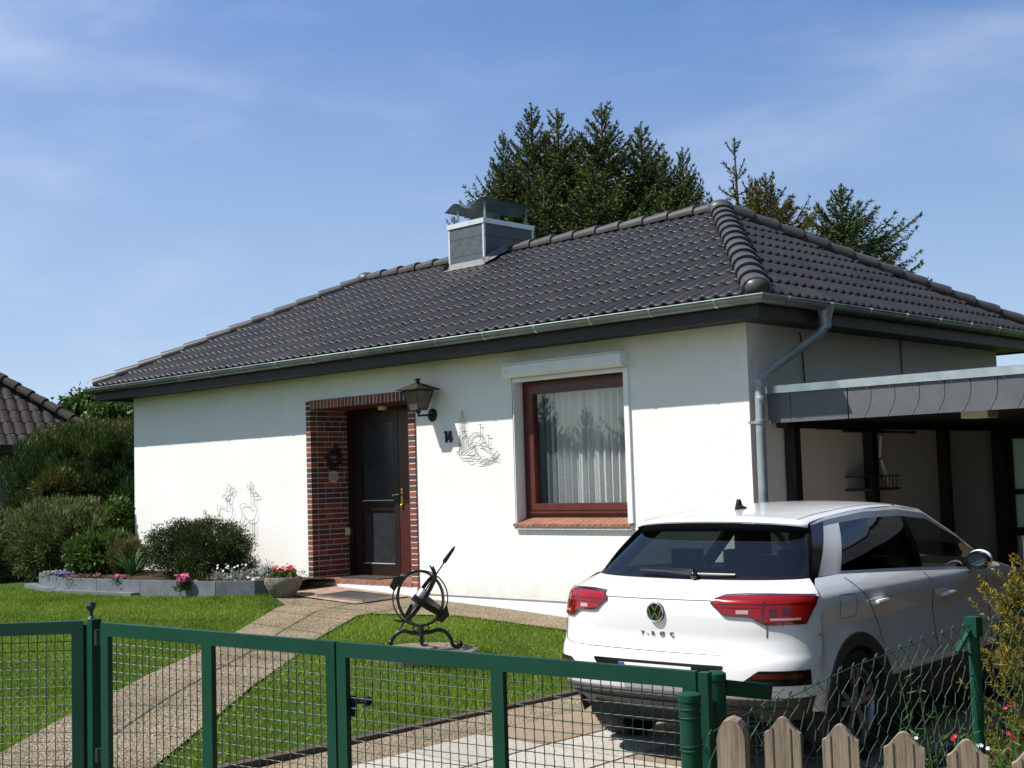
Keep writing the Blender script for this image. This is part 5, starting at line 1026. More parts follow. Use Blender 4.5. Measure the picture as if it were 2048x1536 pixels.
# ------------------------------------------------------------------ plants
def core(name,c,r,mat,parent,seed=0,k=.72,power=2.0):
    mb=MB(); n,m=20,12; G=[]
    for i in range(m+1):
        t=math.pi*i/m; row=[]
        for j in range(n+1):
            a=2*math.pi*(j%n)/n; d=np.array([math.sin(t)*math.cos(a),math.sin(t)*math.sin(a),math.cos(t)])
            s=1/(sum(abs(x)**power for x in d)**(1/power)); w=1+.10*math.sin(3*a+seed)*math.sin(2*t)+.07*math.sin(5*a+seed*2)
            row.append(np.array(c)+d*s*np.array(r)*k*w)
        G.append(row)
    mb.grid(np.array(G)); return mb.build(name,M['twig_core'],parent,smooth=True)
def bush(name,label,cat,c,r,mat,ncl,per,clr,L,Wd,up=.3,out=.8,power=2.0,group=None,tbias=0,shell=(.78,1.0),corek=.70,zmin=None,stem=True,tvar=.22):
    c=np.array(c,float); r=np.array(r,float); base=(c[0],c[1],c[2]-r[2]); th=thing(name,label,cat,base,group)
    d=rdir(ncl); s=1/(np.abs(d)**power).sum(1)**(1/power); q=rng.uniform(shell[0],shell[1],ncl); ctr=d*s[:,None]*r*q[:,None]
    ct=rng.normal(.45,.17,ncl)+tbias; P=np.repeat(ctr,per,0)+np.clip(rng.normal(size=(ncl*per,3)),-1.6,1.6)*clr; o=unit(np.repeat(d,per,0)*r.mean()/r+0*P)
    D=unit(o*out+rdir(ncl*per)*.7+np.array([0,0,up])); T=np.repeat(ct,per)+rng.normal(0,tvar,ncl*per)
    P=c+P
    if zmin is not None: k=P[:,2]>zmin; P,D,T=P[k],D[k],T[k]
    n=len(P); leaves('foliage',P,D,rdir(n),L*rng.uniform(.6,1.3,n),Wd*rng.uniform(.7,1.3,n),M[mat],np.clip(T,0,1),th)
    if corek: core('inner_foliage',c,r,M[mat],th,rnd.random()*6,corek,power)
    if stem: 
        mb=MB(); mb.tube([(c[0],c[1],base[2]-.25),(c[0]+.03,c[1],c[2])],[.05,.03],6); mb.build('stem',M['bark'],th)
    return th
# --- flower bed
bed=[(-11.05,-1.60),(-9.89,-1.93),(-8.95,-1.84),(-8.1,-1.70),(-7.4,-1.55),(-6.83,-1.42),(-6.42,-1.13),(-6.27,-.62)]
eg=thing('bed_edging','low grey concrete edging around the flower bed in front of the bungalow','edging',(-8.5,-1.7,-.03))
def edge_run(pts,h,w,nm):
    for a,b in zip(pts[:-1],pts[1:]):
        a,b=np.array(a),np.array(b); Ls=np.linalg.norm(b-a); n=max(1,int(round(Ls/.98)))
        for i in range(n):
            p,q=a+(b-a)*i/n,a+(b-a)*(i+1)/n; d=unit(q-p)*.004; p,q=p+d,q-d; s=np.array([-(q-p)[1],(q-p)[0]]); s=unit(s)*w; z=float(terr(*p))
            mb=MB(); mb.hexa([(p[0],p[1],z-.2),(q[0],q[1],z-.2),(q[0]+s[0],q[1]+s[1],z-.2),(p[0]+s[0],p[1]+s[1],z-.2),(p[0],p[1],z+h),(q[0],q[1],z+h),(q[0]+s[0],q[1]+s[1],z+h),(p[0]+s[0],p[1]+s[1],z+h)]); mb.build(nm,M['edging'],eg)
edge_run(bed,.185,.055,'edging_block'); edge_run([(-11.25,-1.72),(-9.9,-2.06),(-8.1,-1.83)],.035,.14,'mowing_strip')
mb=MB(); bz=np.array(bed); back=np.array([(x,-.0) for x in np.linspace(-11.05,-6.27,8)]); G=[]
for k in range(9):
    q=bz+(back-bz)*k/8; G.append(np.column_stack([q,.085+.05*math.sin(k/8*3.1)+.015*np.sin(q[:,0]*9+k)]))
mb.grid(np.array(G)); struct(mb.build('bed_soil',M['earth'],smooth=True))
# yew: clumped sprays
bush('yew_shrub','dark green clipped yew in the flower bed, below the wire deer','shrub',(-8.15,-.80,.43),(.72,.50,.37),'yew',150,330,.062,.034,.011,.25,.6,2.6,shell=(.80,1.08),corek=.66,tvar=.12)
yw=bpy.data.objects['yew_shrub']
n=26; P=[];D=[]
for i in range(44):
    o=np.array([-7.62,-.72,.45])+rng.normal(size=3)*np.array([.12,.10,.06]); d=unit(np.array([.9,-.1,.35])+rng.normal(size=3)*.35); l=rnd.uniform(.15,.42)
    for k in range(90): t=rnd.random(); P.append(o+d*l*t+rng.normal(size=3)*.026); D.append(unit(d+rng.normal(size=3)*.7))
leaves('side_branch',P,D,rdir(len(P)),.038,.011,M['yew'],rng.uniform(.2,.9,len(P)),yw)
bush('rhododendron','rounded olive green shrub at the left end of the flower bed','shrub',(-10.35,-.95,.36),(.50,.42,.27),'broad',120,60,.06,.10,.035,.3,.8,2.2,tbias=.0)
bush('heather_clump','fine yellowish heather clump between the rounded shrub and the strappy plant','shrub',(-9.72,-.95,.30),(.27,.24,.26),'heath',90,70,.035,.09,.008,.9,.5)
bush('juniper_bush','large low grey green juniper at the left edge beside the lawn','shrub',(-13.7,-1.75,.38),(1.25,1.0,.74),'juniper',620,110,.075,.095,.014,.35,.8,2.3,tbias=.08,zmin=-.05)
bush('juniper_bush','grey green juniper with feathery top between the lawn edge and the tall hedge','shrub',(-12.35,-.55,.45),(.98,.90,.68),'juniper',560,110,.065,.095,.014,.45,.8,2.3,tbias=.22,zmin=-.02)
bush('hedge_conifer','tall dark green conifer dome with brown tips beside the left house corner','hedge',(-14.25,1.30,.95),(1.62,1.52,1.44),'thuja',1500,120,.065,.10,.013,1.0,.55,4.2,tbias=-.03,zmin=-.05,tvar=.16)
hd=bpy.data.objects['hedge_conifer']; n=9000; a=rng.uniform(0,6.283,n); rr=np.sqrt(rng.random(n)); P=np.column_stack([-14.25+1.5*rr*np.cos(a),1.30+1.4*rr*np.sin(a),2.43-.34*rr**4+rng.normal(0,.05,n)]); leaves('brown_tips',P,unit(rng.normal(size=(n,3))*.5+[0,0,1]),rdir(n),.085,.013,M['thuja'],rng.uniform(.70,1.0,n),hd)
bush('dwarf_conifer','small brown green tiered conifer in front of the tall dome hedge','shrub',(-13.05,-.30,1.36),(.33,.33,.24),'thuja',60,60,.05,.10,.014,.5,.8,tbias=.30)
tc_=bpy.data.objects['dwarf_conifer']; 
for (cx_,cz_,rr_,n) in ((.12,1.02,.42,70),(-.05,.65,.5,60)):
    d=rdir(n); ctr=np.repeat(d*np.array([rr_,rr_,.12]),60,0)+rng.normal(size=(n*60,3))*.045+np.array([-13.05+cx_,-.30,cz_]); leaves('foliage_tier',ctr,unit(np.repeat(d,60,0)+rdir(n*60)*.7+[0,0,.4]),rdir(n*60),.09,.014,M['thuja'],rng.uniform(.35,1,n*60),tc_)
bush('small_shrub','dark brownish shrub at the left edge below the neighbouring roof','shrub',(-15.9,-1.2,.85),(.42,.4,.60),'thuja',110,70,.07,.09,.014,.4,.8,tbias=.18)
bush('climbing_shrub','bright leafy shrub growing up the left corner of the bungalow','shrub',(-11.42,-.12,.62),(.15,.20,.60),'bright_leaf',110,30,.055,.07,.035,.3,.7,2.2,tbias=-.08)
bush('garden_shrub','dark shrub in the gap between the left house corner and the dome hedge','shrub',(-12.2,.9,.7),(.6,.7,.9),'thuja',160,70,.08,.16,.022,.7,.7,tbias=-.2)
# strappy plant
def strappy(name,label,c,n,L,mat,w=.02,group=None,cat='plant'):
    th=thing(name,label,cat,c,group); mb=MB()
    for i in range(n):
        a=rnd.uniform(0,6.28); l=L*rnd.uniform(.6,1.1); lean=rnd.uniform(.25,.8); d=np.array([math.cos(a),math.sin(a),0]); s=np.array([-d[1],d[0],0]); P=[]
        for k in range(6): t=k/5; P.append(np.array(c)+d*l*lean*t+np.array([0,0,l*(t*1.05-.75*lean*t*t)]))
        mb.grid(np.array([[p+s*q*w*(1-.8*abs(k/5-.35)) for k,p in enumerate(P)] for q in (-.5,.5)]))
    mb.build('leaf_blades',M[mat],th); return th
simple('strap_leaf',(.05,.13,.035),.4,var=.35,scale=20); simple('dry_leaf',(.16,.13,.06),.7,var=.35,scale=20)
strappy('daylily','arching strap leaved plant left of the dark yew','%s'%'' or (-9.25,-1.15,.10),70,.52,'strap_leaf',.022)
strappy('dry_tuft','dry straw coloured tuft beside the pink flowers on the bed edging',(-7.02,-1.36,.10),60,.17,'dry_leaf',.010)
# little flower clumps
def flowers(name,label,c,r,fl,n,size,leaf='broad',nl=300,h=.12,ll=.05,group=None,stalk=True):
    th=thing(name,label,'flowers',c,group); c=np.array(c)
    P=c+rng.normal(size=(nl,3))*np.array([r,r,h*.3])*.5+[0,0,h*.35]; leaves('leaves',P,unit(rng.normal(size=(nl,3))+[0,0,.8]),rdir(nl),ll,ll*.35,M[leaf],rng.random(nl),th)
    PP=[];DD=[];NN=[];TT=[]
    for i in range(n):
        a=rnd.uniform(0,6.28); q=r*math.sqrt(rnd.random()); p=c+np.array([q*math.cos(a),q*math.sin(a),h*rnd.uniform(.8,1.25)]); ax=unit(np.array([rnd.gauss(0,.5),-.6+rnd.gauss(0,.4),.8]))
        u=unit(np.cross(ax,[1,0.2,0])); v=np.cross(ax,u); tt=rnd.random()
        for k in range(6): b=k*1.047; d=u*math.cos(b)+v*math.sin(b)+ax*.25; PP.append(p);DD.append(d);NN.append(ax);TT.append(min(1,max(0,tt+rnd.gauss(0,.15))))
    leaves('blossom',PP,DD,NN,size,size*.8,M[fl],TT,th); return th
flowers('cushion_flowers','bright pink cushion flowers hanging over the bed edging near the dark yew',(-7.28,-1.60,.04),.085,'pink',46,.030,h=.16)
flowers('cushion_flowers','small pink flowers over the edging near the strappy plant',(-8.55,-1.72,.10),.075,'pink',22,.022,h=.09)
flowers('white_flowers','white starry flowers with silvery leaves at the right end of the flower bed',(-7.05,-1.02,.12),.30,'white_petal',20,.020,'silver',320,.17,.07)
flowers('white_flowers','few white flowers hanging over the edging beside the planter bowl',(-6.52,-1.08,.02),.10,'white_petal',12,.020,'silver',60,.14,.04)
flowers('edge_flowers','violet flowers at the left end of the bed edging',(-10.0,-1.75,.13),.13,'violet',40,.018,h=.07)
flowers('edge_flowers','pale cushion plant on the left corner of the bed edging',(-10.35,-1.72,.13),.15,'silver',60,.02,'silver',300,.07)
flowers('edge_flowers','reddish low plants on the bed soil in front of the rounded shrub',(-9.55,-1.70,.10),.25,'maroon',80,.02,'heath',400,.07)
th=thing('red_leaf_shrub','thin shrub with reddish leaves rising behind the dark yew','shrub',(-8.85,-.45,.1)); P=[];D=[]; mb=MB()
for i in range(16):
    a=rnd.uniform(0,6.28); d=unit(np.array([.35*math.cos(a)-.05,.3*math.sin(a),1.])); l=rnd.uniform(.5,.82); p0=np.array([-8.9,-.5,.1]); mb.tube([p0,p0+d*l*.6,p0+d*l+[.02*math.cos(a),0,-.02]],[.006,.004,.002],4)
    for k in range(26): t=rnd.uniform(.5,1); P.append(p0+d*l*t+rng.normal(size=3)*.02); D.append(unit(d*.2+rng.normal(size=3)))
mb.build('stem',M['bark'],th); leaves('leaves',P,D,rdir(len(P)),.05,.022,M['maroon'],rng.random(len(P)),th)
# planter bowl
pb=thing('planter_bowl','round exposed aggregate planter bowl left of the brick entrance','planter',(-6.05,-.98,-.045)); mb=MB(); cx_,cy_,cz_=-6.05,-.98,-.045
mb.lathe([(0,0),(.105,0),(.12,.015),(.175,.08),(.222,.17),(.228,.215),(.222,.245),(.205,.252),(.192,.240),(.185,.21),(0,.20)],(cx_,cy_,cz_),36); mb.build('bowl',M['wash_concrete'],pb,smooth=True,angle=50)
mb=MB(); mb.lathe([(0,.222),(.185,.218)],(cx_,cy_,cz_),20); mb.build('soil',M['earth'],pb)
flowers('bowl_flowers','red and pink flowers with bright leaves planted in the round bowl',(cx_,cy_,cz_+.24),.17,'red_petal',22,.026,'bright_leaf',520,.11,.05); bf=bpy.data.objects['bowl_flowers']
for mat,n in (('pink',9),('yellow_petal',5),('maroon',10)):
    PP=[];DD=[];NN=[]
    for i in range(n):
        a=rnd.uniform(0,6.28); q=.17*math.sqrt(rnd.random()); p=np.array([cx_+q*math.cos(a),cy_+q*math.sin(a),cz_+.24+rnd.uniform(.08,.15)]); ax=unit(np.array([rnd.gauss(0,.5),-.6,.8])); u=unit(np.cross(ax,[1,.2,0])); v=np.cross(ax,u)
        for k in range(6): b=k*1.047; PP.append(p);DD.append(u*math.cos(b)+v*math.sin(b)+ax*.25);NN.append(ax)
    leaves('blossom',PP,DD,NN,.026,.021,M[mat],rng.random(len(PP)),bf)
# golden yew by the chain link fence
gy_=thing('golden_yew','yellow tipped golden yew behind the chain link fence at the right edge','shrub',(4.30,-3.98,-.47)); P=[];D=[];T=[];mb=MB()
for i in range(430):
    h=rnd.random(); a=rnd.uniform(0,6.28); z=-.46+h*1.12; rad=(.40-.17*h)*rnd.uniform(.25,.9); p=np.array([4.32+rad*math.cos(a),-3.95+rad*math.sin(a),z]); d=unit(np.array([.55*math.cos(a),.55*math.sin(a),.85])+rng.normal(size=3)*.25); l=rnd.uniform(.12,.30)
    if i%4==0: mb.tube([np.array([4.32,-3.95,z-.15]),p,p+d*l*.8],[.010,.006,.003],4)
    for k in range(85):
        t=rnd.random(); o=unit(np.cross(d,rng.normal(size=3))); P.append(p+d*l*t); D.append(unit(o+d*.75)); T.append(min(1,max(0,.18+.62*t**1.2*(.6+.5*h)+rnd.gauss(0,.13))))
leaves('foliage',P,D,rdir(len(P)),.024,.0058,M['golden'],T,gy_); mb.tube([(4.32,-3.95,-.6),(4.32,-3.95,.4)],[.04,.02],6); mb.build('stem',M['bark'],gy_)
c=core('inner_foliage',(4.33,-3.93,-.05),(.33,.33,.60),M['yew'],gy_,1,.62)
# weeds by the fence
th=thing('weed_patch','tangled green weeds with red and violet flowers behind the wooden pickets','weeds',(4.85,-5.5,-.5)); P=[];D=[];mb=MB();L_=[]
for i in range(420):
    x,y=4.92+rnd.gauss(0,.25),-5.40+rnd.gauss(0,.40); h=rnd.uniform(.35,.95)*(1 if y>-5.9 else .8); p0=np.array([x,y,-.52]); d=unit(np.array([rnd.gauss(0,.25),rnd.gauss(0,.25),1])); mb.tube([p0,p0+d*h*.6,p0+d*h+np.array([d[0]*.1,d[1]*.1,-.03])],[.003,.0022,.0012],4,caps=False)
    for k in range(34): t=rnd.uniform(.15,1); P.append(p0+d*h*t); D.append(unit(rng.normal(size=3)+[0,0,.35]))
mb.build('stalk',M['strap_leaf'],th); n=len(P); leaves('leaves',P,D,rdir(n),rng.uniform(.02,.055,n),rng.uniform(.005,.012,n),M['bright_leaf'],np.clip(rng.normal(.35,.25,n),0,1),th)
for nm,mat,pts in (('red_blossom','red_petal',[(4.80,-5.62,.30),(4.72,-5.4,.36),(4.6,-5.66,.27)]),('violet_blossom','violet',[(4.92,-5.92,.20),(4.87,-5.9,.185),(4.95,-5.97,.18),(4.7,-5.85,.22)]),('white_blossom','white_petal',[(4.58,-5.9,.29),(4.9,-5.2,.38),(4.74,-5.75,.26)])):
    PP=[];DD=[];NN=[]
    for p in pts:
        for q in range(3):
            pp=np.array(p)+rng.normal(size=3)*.012; ax=unit(np.array([.5,-.8,.5])+rng.normal(size=3)*.3); u=unit(np.cross(ax,[0,0,1])); v=np.cross(ax,u)
            for k in range(6): b=k*1.047; PP.append(pp);DD.append(u*math.cos(b)+v*math.sin(b)+ax*.2);NN.append(ax)
    leaves(nm,PP,DD,NN,.0095,.008,M[mat],rng.random(len(PP)),th)
# --- lawn grass
def inpoly(x,y,poly):
    r=np.zeros(len(x),bool); n=len(poly); j=n-1
    for i in range(n):
        xi,yi=poly[i]; xj,yj=poly[j]; c=((yi>y)!=(yj>y))&(x<(xj-xi)*(y-yi)/(yj-yi+1e-12)+xi); r^=c; j=i
    return r
pathpoly=[tuple(p) for p in PL]+[tuple(p) for p in PR[::-1]]; fcpoly=[(-6.4,.1),(-.1,.1),(-.1,-.62),(-1.7,-.62),(-3.3,-.72),(-4.15,-1.2),(-4.3,-1.55),(-5.35,-1.5),(-6.05,-1.1),(-6.4,-.5)]
bedpoly=[(-11.05,-1.60),(-11.7,-1.75),(-9.9,-2.08),(-8.1,-1.85),(-6.83,-1.42),(-6.42,-1.13),(-6.27,-.62),(-6.27,.2),(-11.05,.2)]
n=520000; x=rng.uniform(-17,-.27,n); y=rng.uniform(-8.8,-.3,n)
xj,yj=x+rng.normal(0,.018,n),y+rng.normal(0,.018,n)
ok=~inpoly(xj,yj,pathpoly)&~inpoly(xj,yj,fcpoly)&~inpoly(x,y,bedpoly)&~((x<-11)&(y>-1.9))&((x-sc[0])**2+(y-sc[1])**2>.515**2)&(y<-.05*x-1.0+0*y+.7)
dx,dy=x-CAM[0],y-CAM[1]; dp=dx*Fv[0]+dy*Fv[1]; lt=(dx*Rv[0]+dy*Rv[1])/dp; ok&=(np.abs(lt)<.44)&(dp>4)
# mowing and wear: patchy tint from smooth fields
x,y=x[ok],y[ok]; m=len(x); tint=.44+.15*np.sin(x*1.7+np.sin(y*1.3)*2)*np.sin(y*2.1+1)+.10*np.sin(x*5.1+y*3.3+1.5*np.sin(y*4))+.10*np.sin(x*.8-y*2.6)+rng.normal(0,.18,m); dry=np.sin(x*2.3+1.1*np.sin(y*3.1))*np.sin(y*1.9-x*.7)>.80; tint[dry]+=rng.uniform(0,.35,dry.sum())
tint[rng.random(m)<.03]=1.0; hgt=rng.uniform(.022,.052,m)*(1+.25*np.sin(x*3.1)*np.cos(y*2.7))
D=rng.normal(size=(m,3))*.42+np.array([0,0,1.]); gs=leaves('grass',np.column_stack([x,y,terr(x,y)-.012]),D,rdir(m),hgt,rng.uniform(.004,.0075,m),M['grass'],np.clip(tint,0,1)); tag(gs,'short mown green lawn grass on both sides of the path','grass',kind='stuff')
# ------------------------------------------------------------------ background trees and neighbouring house
def spruce(name,label,H,z0,mat,dens=1.0,spread=.30,rmax=2.1,spacing=.36,nb=6,seed=1,top_open=1.0,group='spruces behind the bungalow'):
    r_=random.Random(seed); g_=np.random.default_rng(seed); th=thing(name,label,'tree',(0,0,0),group); P=[];D=[];L_=[];W_=[];T=[]; tk=MB()
    tk.tube([(0,0,-.5),(0,0,H*.5),(0.02,0,H*.85),(0,0,H)],[.19,.12,.05,.012],7)
    def sprig(p,d,l,w,t): P.append(p);D.append(d);L_.append(l);W_.append(w);T.append(t)
    for k in range(10): # leader
        q=np.array([0,0,H-.62+k*.062]); 
        for j in range(5): sprig(q,unit(np.array([r_.gauss(0,1),r_.gauss(0,1),.9])),.10,.028,r_.uniform(.3,.8))
    h=.42
    while H-h>z0:
        z=H-h; frac=h/H; nbr=nb if h>1.2 else 4
        for b in range(nbr):
            a=2*math.pi*(b+r_.random()*.6)/nbr+h*2.4; Lb=min(rmax,.27*h+spread*.10*h*h+.16)*r_.uniform(.72,1.15)
            if r_.random()<.07: Lb*=1.25
            ang=R(np.interp(h,[0,1.0,2.5,6],[38,52,78,96]))+r_.gauss(0,.08); hd_=np.array([math.cos(a),math.sin(a),0]); p=np.array([0,0,z+r_.uniform(-.1,.1)]); n=max(3,int(Lb/.11)); step=Lb/n; pts=[p.copy()]
            clump=r_.gauss(0,.14)
            for k in range(n):
                t=k/n; an=ang-(.55*t*t if h>1.5 else .35*t); d=hd_*math.sin(an)+np.array([0,0,math.cos(an)]); p=p+d*step; pts.append(p.copy())
                if t<.12 and h>2: continue
                for s in (-1,1):
                    if r_.random()>dens: continue
                    sd_=np.array([-hd_[1],hd_[0],0])*s; lt_=min(.62,.10+.55*(Lb-k*step)*.6)*r_.uniform(.5,1.15); droop=np.interp(h,[0,1.2,4],[-.25,.05,.75])
                    dt=unit(d*.75+sd_*.75+np.array([0,0,-droop])+g_.normal(size=3)*.12); m=max(1,int(lt_/.085)); q=p.copy()
                    for j in range(m):
                        tt=j/m; dd=unit(dt+g_.normal(size=3)*.22+np.array([0,0,-.12*j*(droop>.2)])); tip=(j==m-1)
                        tn=.34+clump+g_.normal(0,.10)+(.38 if tip and r_.random()<.72 else 0)
                        sprig(q,dd,.15,.030,tn); sprig(q,unit(dd+g_.normal(size=3)*.5),.11,.026,tn-.05); sprig(q,unit(dd+g_.normal(size=3)*.6),.10,.026,tn+.03); q=q+dt*.085
                for j in range(4): sprig(p,unit(d+g_.normal(size=3)*.6),.12,.028,.34+clump+g_.normal(0,.1))
                if k==n-1:
                    for j in range(3): sprig(p,unit(d+g_.normal(size=3)*.25),.15,.04,.8+g_.normal(0,.1))
            if Lb>.3: tk.tube(pts[::max(1,len(pts)//4)],[.018]*len(pts[::max(1,len(pts)//4)]),4,caps=False)
        h+=spacing*r_.uniform(.8,1.2)*(1 if h<1.5 else .85)
    tk.build('trunk',M['bark'],th); P=np.array(P); leaves('crown',P,np.array(D),g_.normal(size=(len(P),3)),np.array(L_)*g_.uniform(.8,1.2,len(P)),np.array(W_),M[mat],np.clip(T,0,1),th); return th
def place(t,px,py,Dp,H,rz,sxy=1.0):
    lat=(px-1024)/FPX*Dp; hz=959-.0303*(px-1030); zt=CAM[2]+(hz-py)*Dp/FPX; p=CAM+Fv*0; pos=CAM[:2]+np.array([Fv[0],Fv[1]])/np.hypot(Fv[0],Fv[1])*Dp+np.array([Rv[0],Rv[1]])*lat
    s=1.0; t.location=(float(pos[0]),float(pos[1]),zt-H); t.rotation_euler=(0,0,rz); t.scale=(sxy,sxy,1); return t
HA=13.0
A_=spruce('spruce_tree','tall spruce with dense crown, fourth pointed top from the chimney side',HA,4.6,'spruce',1.0,1.25,2.6,.25,9,seed=3)
B_=spruce('spruce_tree','spruce with open leader shoots, first tall top right above the chimney',HA,4.6,'spruce',1.0,1.05,2.3,.26,8,seed=9)
C_=spruce('brown_spruce','brownish bushy spruce standing right of the ridge end',HA,6.5,'spruce_brown',1.0,2.2,2.0,.22,9,seed=21)
S_=spruce('thin_spruce','thin spruce top with bare stem and few branches right of the dense spruces',HA,10.2,'spruce_brown',.55,.34,.9,.62,4,seed=33)
place(A_,1222,192,35,HA,.3,1.05); place(B_,1080,192,34.5,HA,1.2,.85); place(C_,1550,338,36,HA,.5,1.0); place(S_,1490,268,36.5,HA,.9)
for src,px,py,Dp,rz,sx,lab in ((A_,1020,250,33.5,2.2,.62,'broad spruce forming the left edge of the dense group'),(A_,1132,205,36,4.0,.95,'spruce top between the two tallest ones, second from the chimney'),(B_,1302,232,34.5,3.1,1.0,'spruce with bright green shoots right of the broad tall one'),(B_,1345,292,37,5.0,.95,'narrow spruce peeking out between two pointed tops at the right of the group'),(A_,1384,284,36,1.0,.75,'pointed spruce at the right edge of the dense group'),(A_,1200,318,32,5.4,1.1,'lower leafy spruce in front of the dense group'),(A_,1100,330,32,.9,.8,'lower spruce just right of the chimney in front of the group'),(A_,1345,372,33,2.9,.75,'low spruce right above the tiled ridge'),(A_,1170,262,37.5,2.6,1.0,'spruce set back in the middle of the dense group'),(B_,1050,300,36.5,3.7,.8,'spruce set back at the left of the dense group above the chimney'),(A_,1300,300,37.5,.2,1.0,'spruce set back behind the bright green shoots'),(B_,1400,385,34,4.4,.8,'short spruce at the lower right end of the dense group')):
    c=copy_tree(src); c['label']=lab; place(c,px,py,Dp,HA,rz,sx)
c=copy_tree(C_); c['label']='spruce standing alone at the far right above the rear hip'; c.name='spruce_tree'; place(c,1702,360,37,HA,2.0,1.05)
for ch in c.children:
    if ch.name.startswith('crown'): ch.data=ch.data.copy(); ch.data.materials[0]=M['spruce']
c=copy_tree(C_); c['label']='small brown spruce low between the bushy one and the lone one'; place(c,1620,452,38,HA,3.6,.75)
c=copy_tree(C_); c['label']='brownish spruce with double top left of the small low one'; place(c,1523,345,37,HA,4.6,.7)
c=copy_tree(C_); c['label']='small spruce low on the right slope of the hip'; place(c,1790,495,39,HA,1.4,.7)
c=copy_tree(S_); c['label']='tip of a spruce just left of the chimney'; c.name='spruce_tree'; place(c,886,515,36,HA,.4,.5)
# reflected trees across the road
for i,(x,y,h) in enumerate(((-21.5,-28.5,4.5),(-23.2,-27.4,5.0),(-24.6,-26.0,4.2),(-25.8,-25.0,4.7),(-27.4,-24.0,5.2),(-29.2,-22.6,4.4),(-30.5,-21.0,4.9),(-19.5,-30.0,4.6))):
    c=copy_tree(A_ if i%2 else B_); c['label']=['slender','bushy'][i%2]+' spruce across the road seen only as a reflection in the window'; c['group']='spruces across the road'; c.location=(x,y,h-HA-.3); c.rotation_euler=(0,0,i*1.3); c.scale=(.8,.8,1)
bush('garden_hedge','green hedge across the road under the reflected spruces','hedge',(-25.5,-25.2,.7),(7.5,5.0,1.6),'thuja',500,30,.25,.4,.08,.4,.8,4,corek=.9)
bush('boundary_hedge','leafy green hedge along the neighbour side of the driveway','hedge',(5.85,1.4,1.5),(.66,6.2,2.5),'golden',1300,40,.10,.10,.045,.3,.8,5,tbias=-.22,corek=.85)
for i,(x,y,h) in enumerate(((9.2,-3.6,9.5),(9.8,.4,12),(9.0,4.2,10),(9.6,8.0,11.5),(12.5,-6.0,10))):
    c=copy_tree(A_ if i%2 else B_); c['label']='tall spruce beyond the hedge on the neighbour side of the driveway'; c['group']='spruces beside the driveway'; c.location=(x,y,h-HA-.4); c.rotation_euler=(0,0,i*1.1+.4)

# deciduous trees
LATE=1
def decid(name,label,pos,cz,r,ncl,per,mat,L,Wd,group=None):
    th=thing(name,label,'tree',(pos[0],pos[1],-.3),group); c=np.array([pos[0],pos[1],cz]); mb=MB(); mb.tube([(pos[0],pos[1],-.5),(pos[0]+.05,pos[1],cz*.6),(pos[0],pos[1],cz+r[2]*.5)],[.2,.13,.05],7)
    for i in range(14): d=rdir(1)[0]; mb.tube([c-[0,0,r[2]*.4],c+d*np.array(r)*.75],[.05,.015],5)
    mb.build('trunk',M['bark'],th); d=rdir(ncl); ctr=d*np.array(r)*(rng.random(ncl)**.5)[:,None]; P=c+np.repeat(ctr,per,0)+rng.normal(size=(ncl*per,3))*r[0]*.13
    n=len(P); leaves('crown',P,unit(rdir(n)+[0,0,-.1]),rdir(n),L*rng.uniform(.6,1.3,n),Wd,M[mat],np.clip(np.repeat(rng.normal(.5,.2,ncl),per)+rng.normal(0,.15,n),0,1),th)
def at(px,Dp): return CAM[:2]+np.array([Fv[0],Fv[1]])/np.hypot(Fv[0],Fv[1])*Dp+np.array([Rv[0],Rv[1]])*(px-1024)/FPX*Dp
decid('leafy_tree','green deciduous tree between the neighbouring roof and the bungalow eave',at(185,38),2.75,(1.25,1.25,1.5),190,210,'broad',.15,.11); decid('leafy_tree','grey green tree behind the left end of the bungalow eave',at(255,42),3.0,(1.3,1.3,1.4),140,120,'juniper',.15,.08)
for px,D_,z,lab in ((2005,48,4.6,'distant leafy tree top in the gap right of the side wall'),(2042,50,4.7,'distant leafy tree top at the right edge above the carport')): decid('far_tree',lab,at(px,D_),z-.9,(1.0,1.0,1.0),60,70,'broad',.15,.10,'distant trees above the carport')
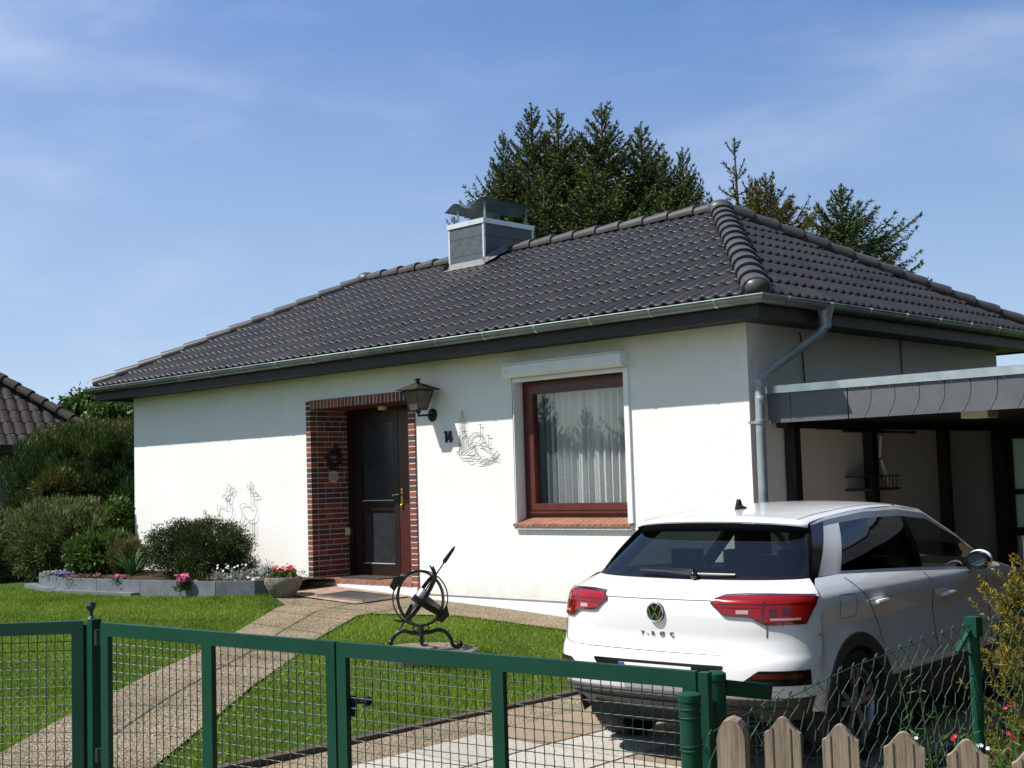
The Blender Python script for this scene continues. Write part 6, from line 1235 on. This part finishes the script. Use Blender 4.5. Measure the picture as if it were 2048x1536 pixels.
# neighbour bungalow
decid('leafy_tree','leafy tree beside the driveway, reflected in the car windows',(7.9,-2.4),4.2,(1.7,1.9,3.0),200,110,'golden',.16,.10,'trees beside the driveway'); lt_=bpy.context.scene.objects.get('leafy_tree.002')
for y_ in (1.2,4.8,8.4):
    c=copy_tree(lt_); c.location=(float(lt_.location[0])+.4*math.sin(y_),y_,float(lt_.location[2])); c.rotation_euler=(0,0,y_)
b_=unit(np.array([Fv[0],Fv[1],0])); th_=R(35); e=-(Rv*math.cos(th_)+b_*math.sin(th_)); b_=b_*math.cos(th_)-Rv*math.sin(th_); K=np.array([*at(222,27),2.27]); nh=thing('neighbour_house','neighbouring house with weathered dark tile roof at the left edge','house',(float(K[0]),float(K[1]),0)); mb=MB(); tn=.80; sl_=math.hypot(1,tn)
roof_plane(mb,K,e,unit(b_+np.array([0,0,tn])),11,lambda x:sl_*min(x,4.2),13,4.2*sl_,0,.22,1.3,2.0); s2=unit(e+np.array([0,0,tn])); roof_plane(mb,K+b_*8.4,-b_,s2,8.4,lambda x:sl_*min(x,8.4-x),13,4.2*sl_,0,.22,1.3)
mb.build('roof',M['old_tile'],nh,smooth=True,angle=50); mb=MB(); caps(mb,K+np.array([0,0,.05]),K+(e+b_)*4.2+np.array([0,0,4.2*tn+.07]),.36,.12,.145); caps(mb,K+(e+b_)*4.2+np.array([0,0,4.2*tn+.07]),K+e*11+b_*4.2+np.array([0,0,4.2*tn+.07]),.38); mb.build('ridge_cap',M['old_tile'],nh,smooth=True)
simple('render_brown',(.16,.13,.10),.9,bump=.3); mb=MB(); mb.obox(K+e*.5+b_*.5-np.array([0,0,2.6]),e*10,b_*7.4,(0,0,2.55)); mb.build('wall',M['render_brown'],nh); mb=MB(); mb.obox(K-np.array([0,0,.16]),e*11,b_*.03,(0,0,.17)); mb.obox(K-np.array([0,0,.16])+b_*.03,e*11,b_*.5,(0,0,.02)); mb.obox(K-np.array([0,0,.16])+b_*.03,e*.03,b_*8.3,(0,0,.17)); mb.build('fascia',M['dark_wood'],nh)
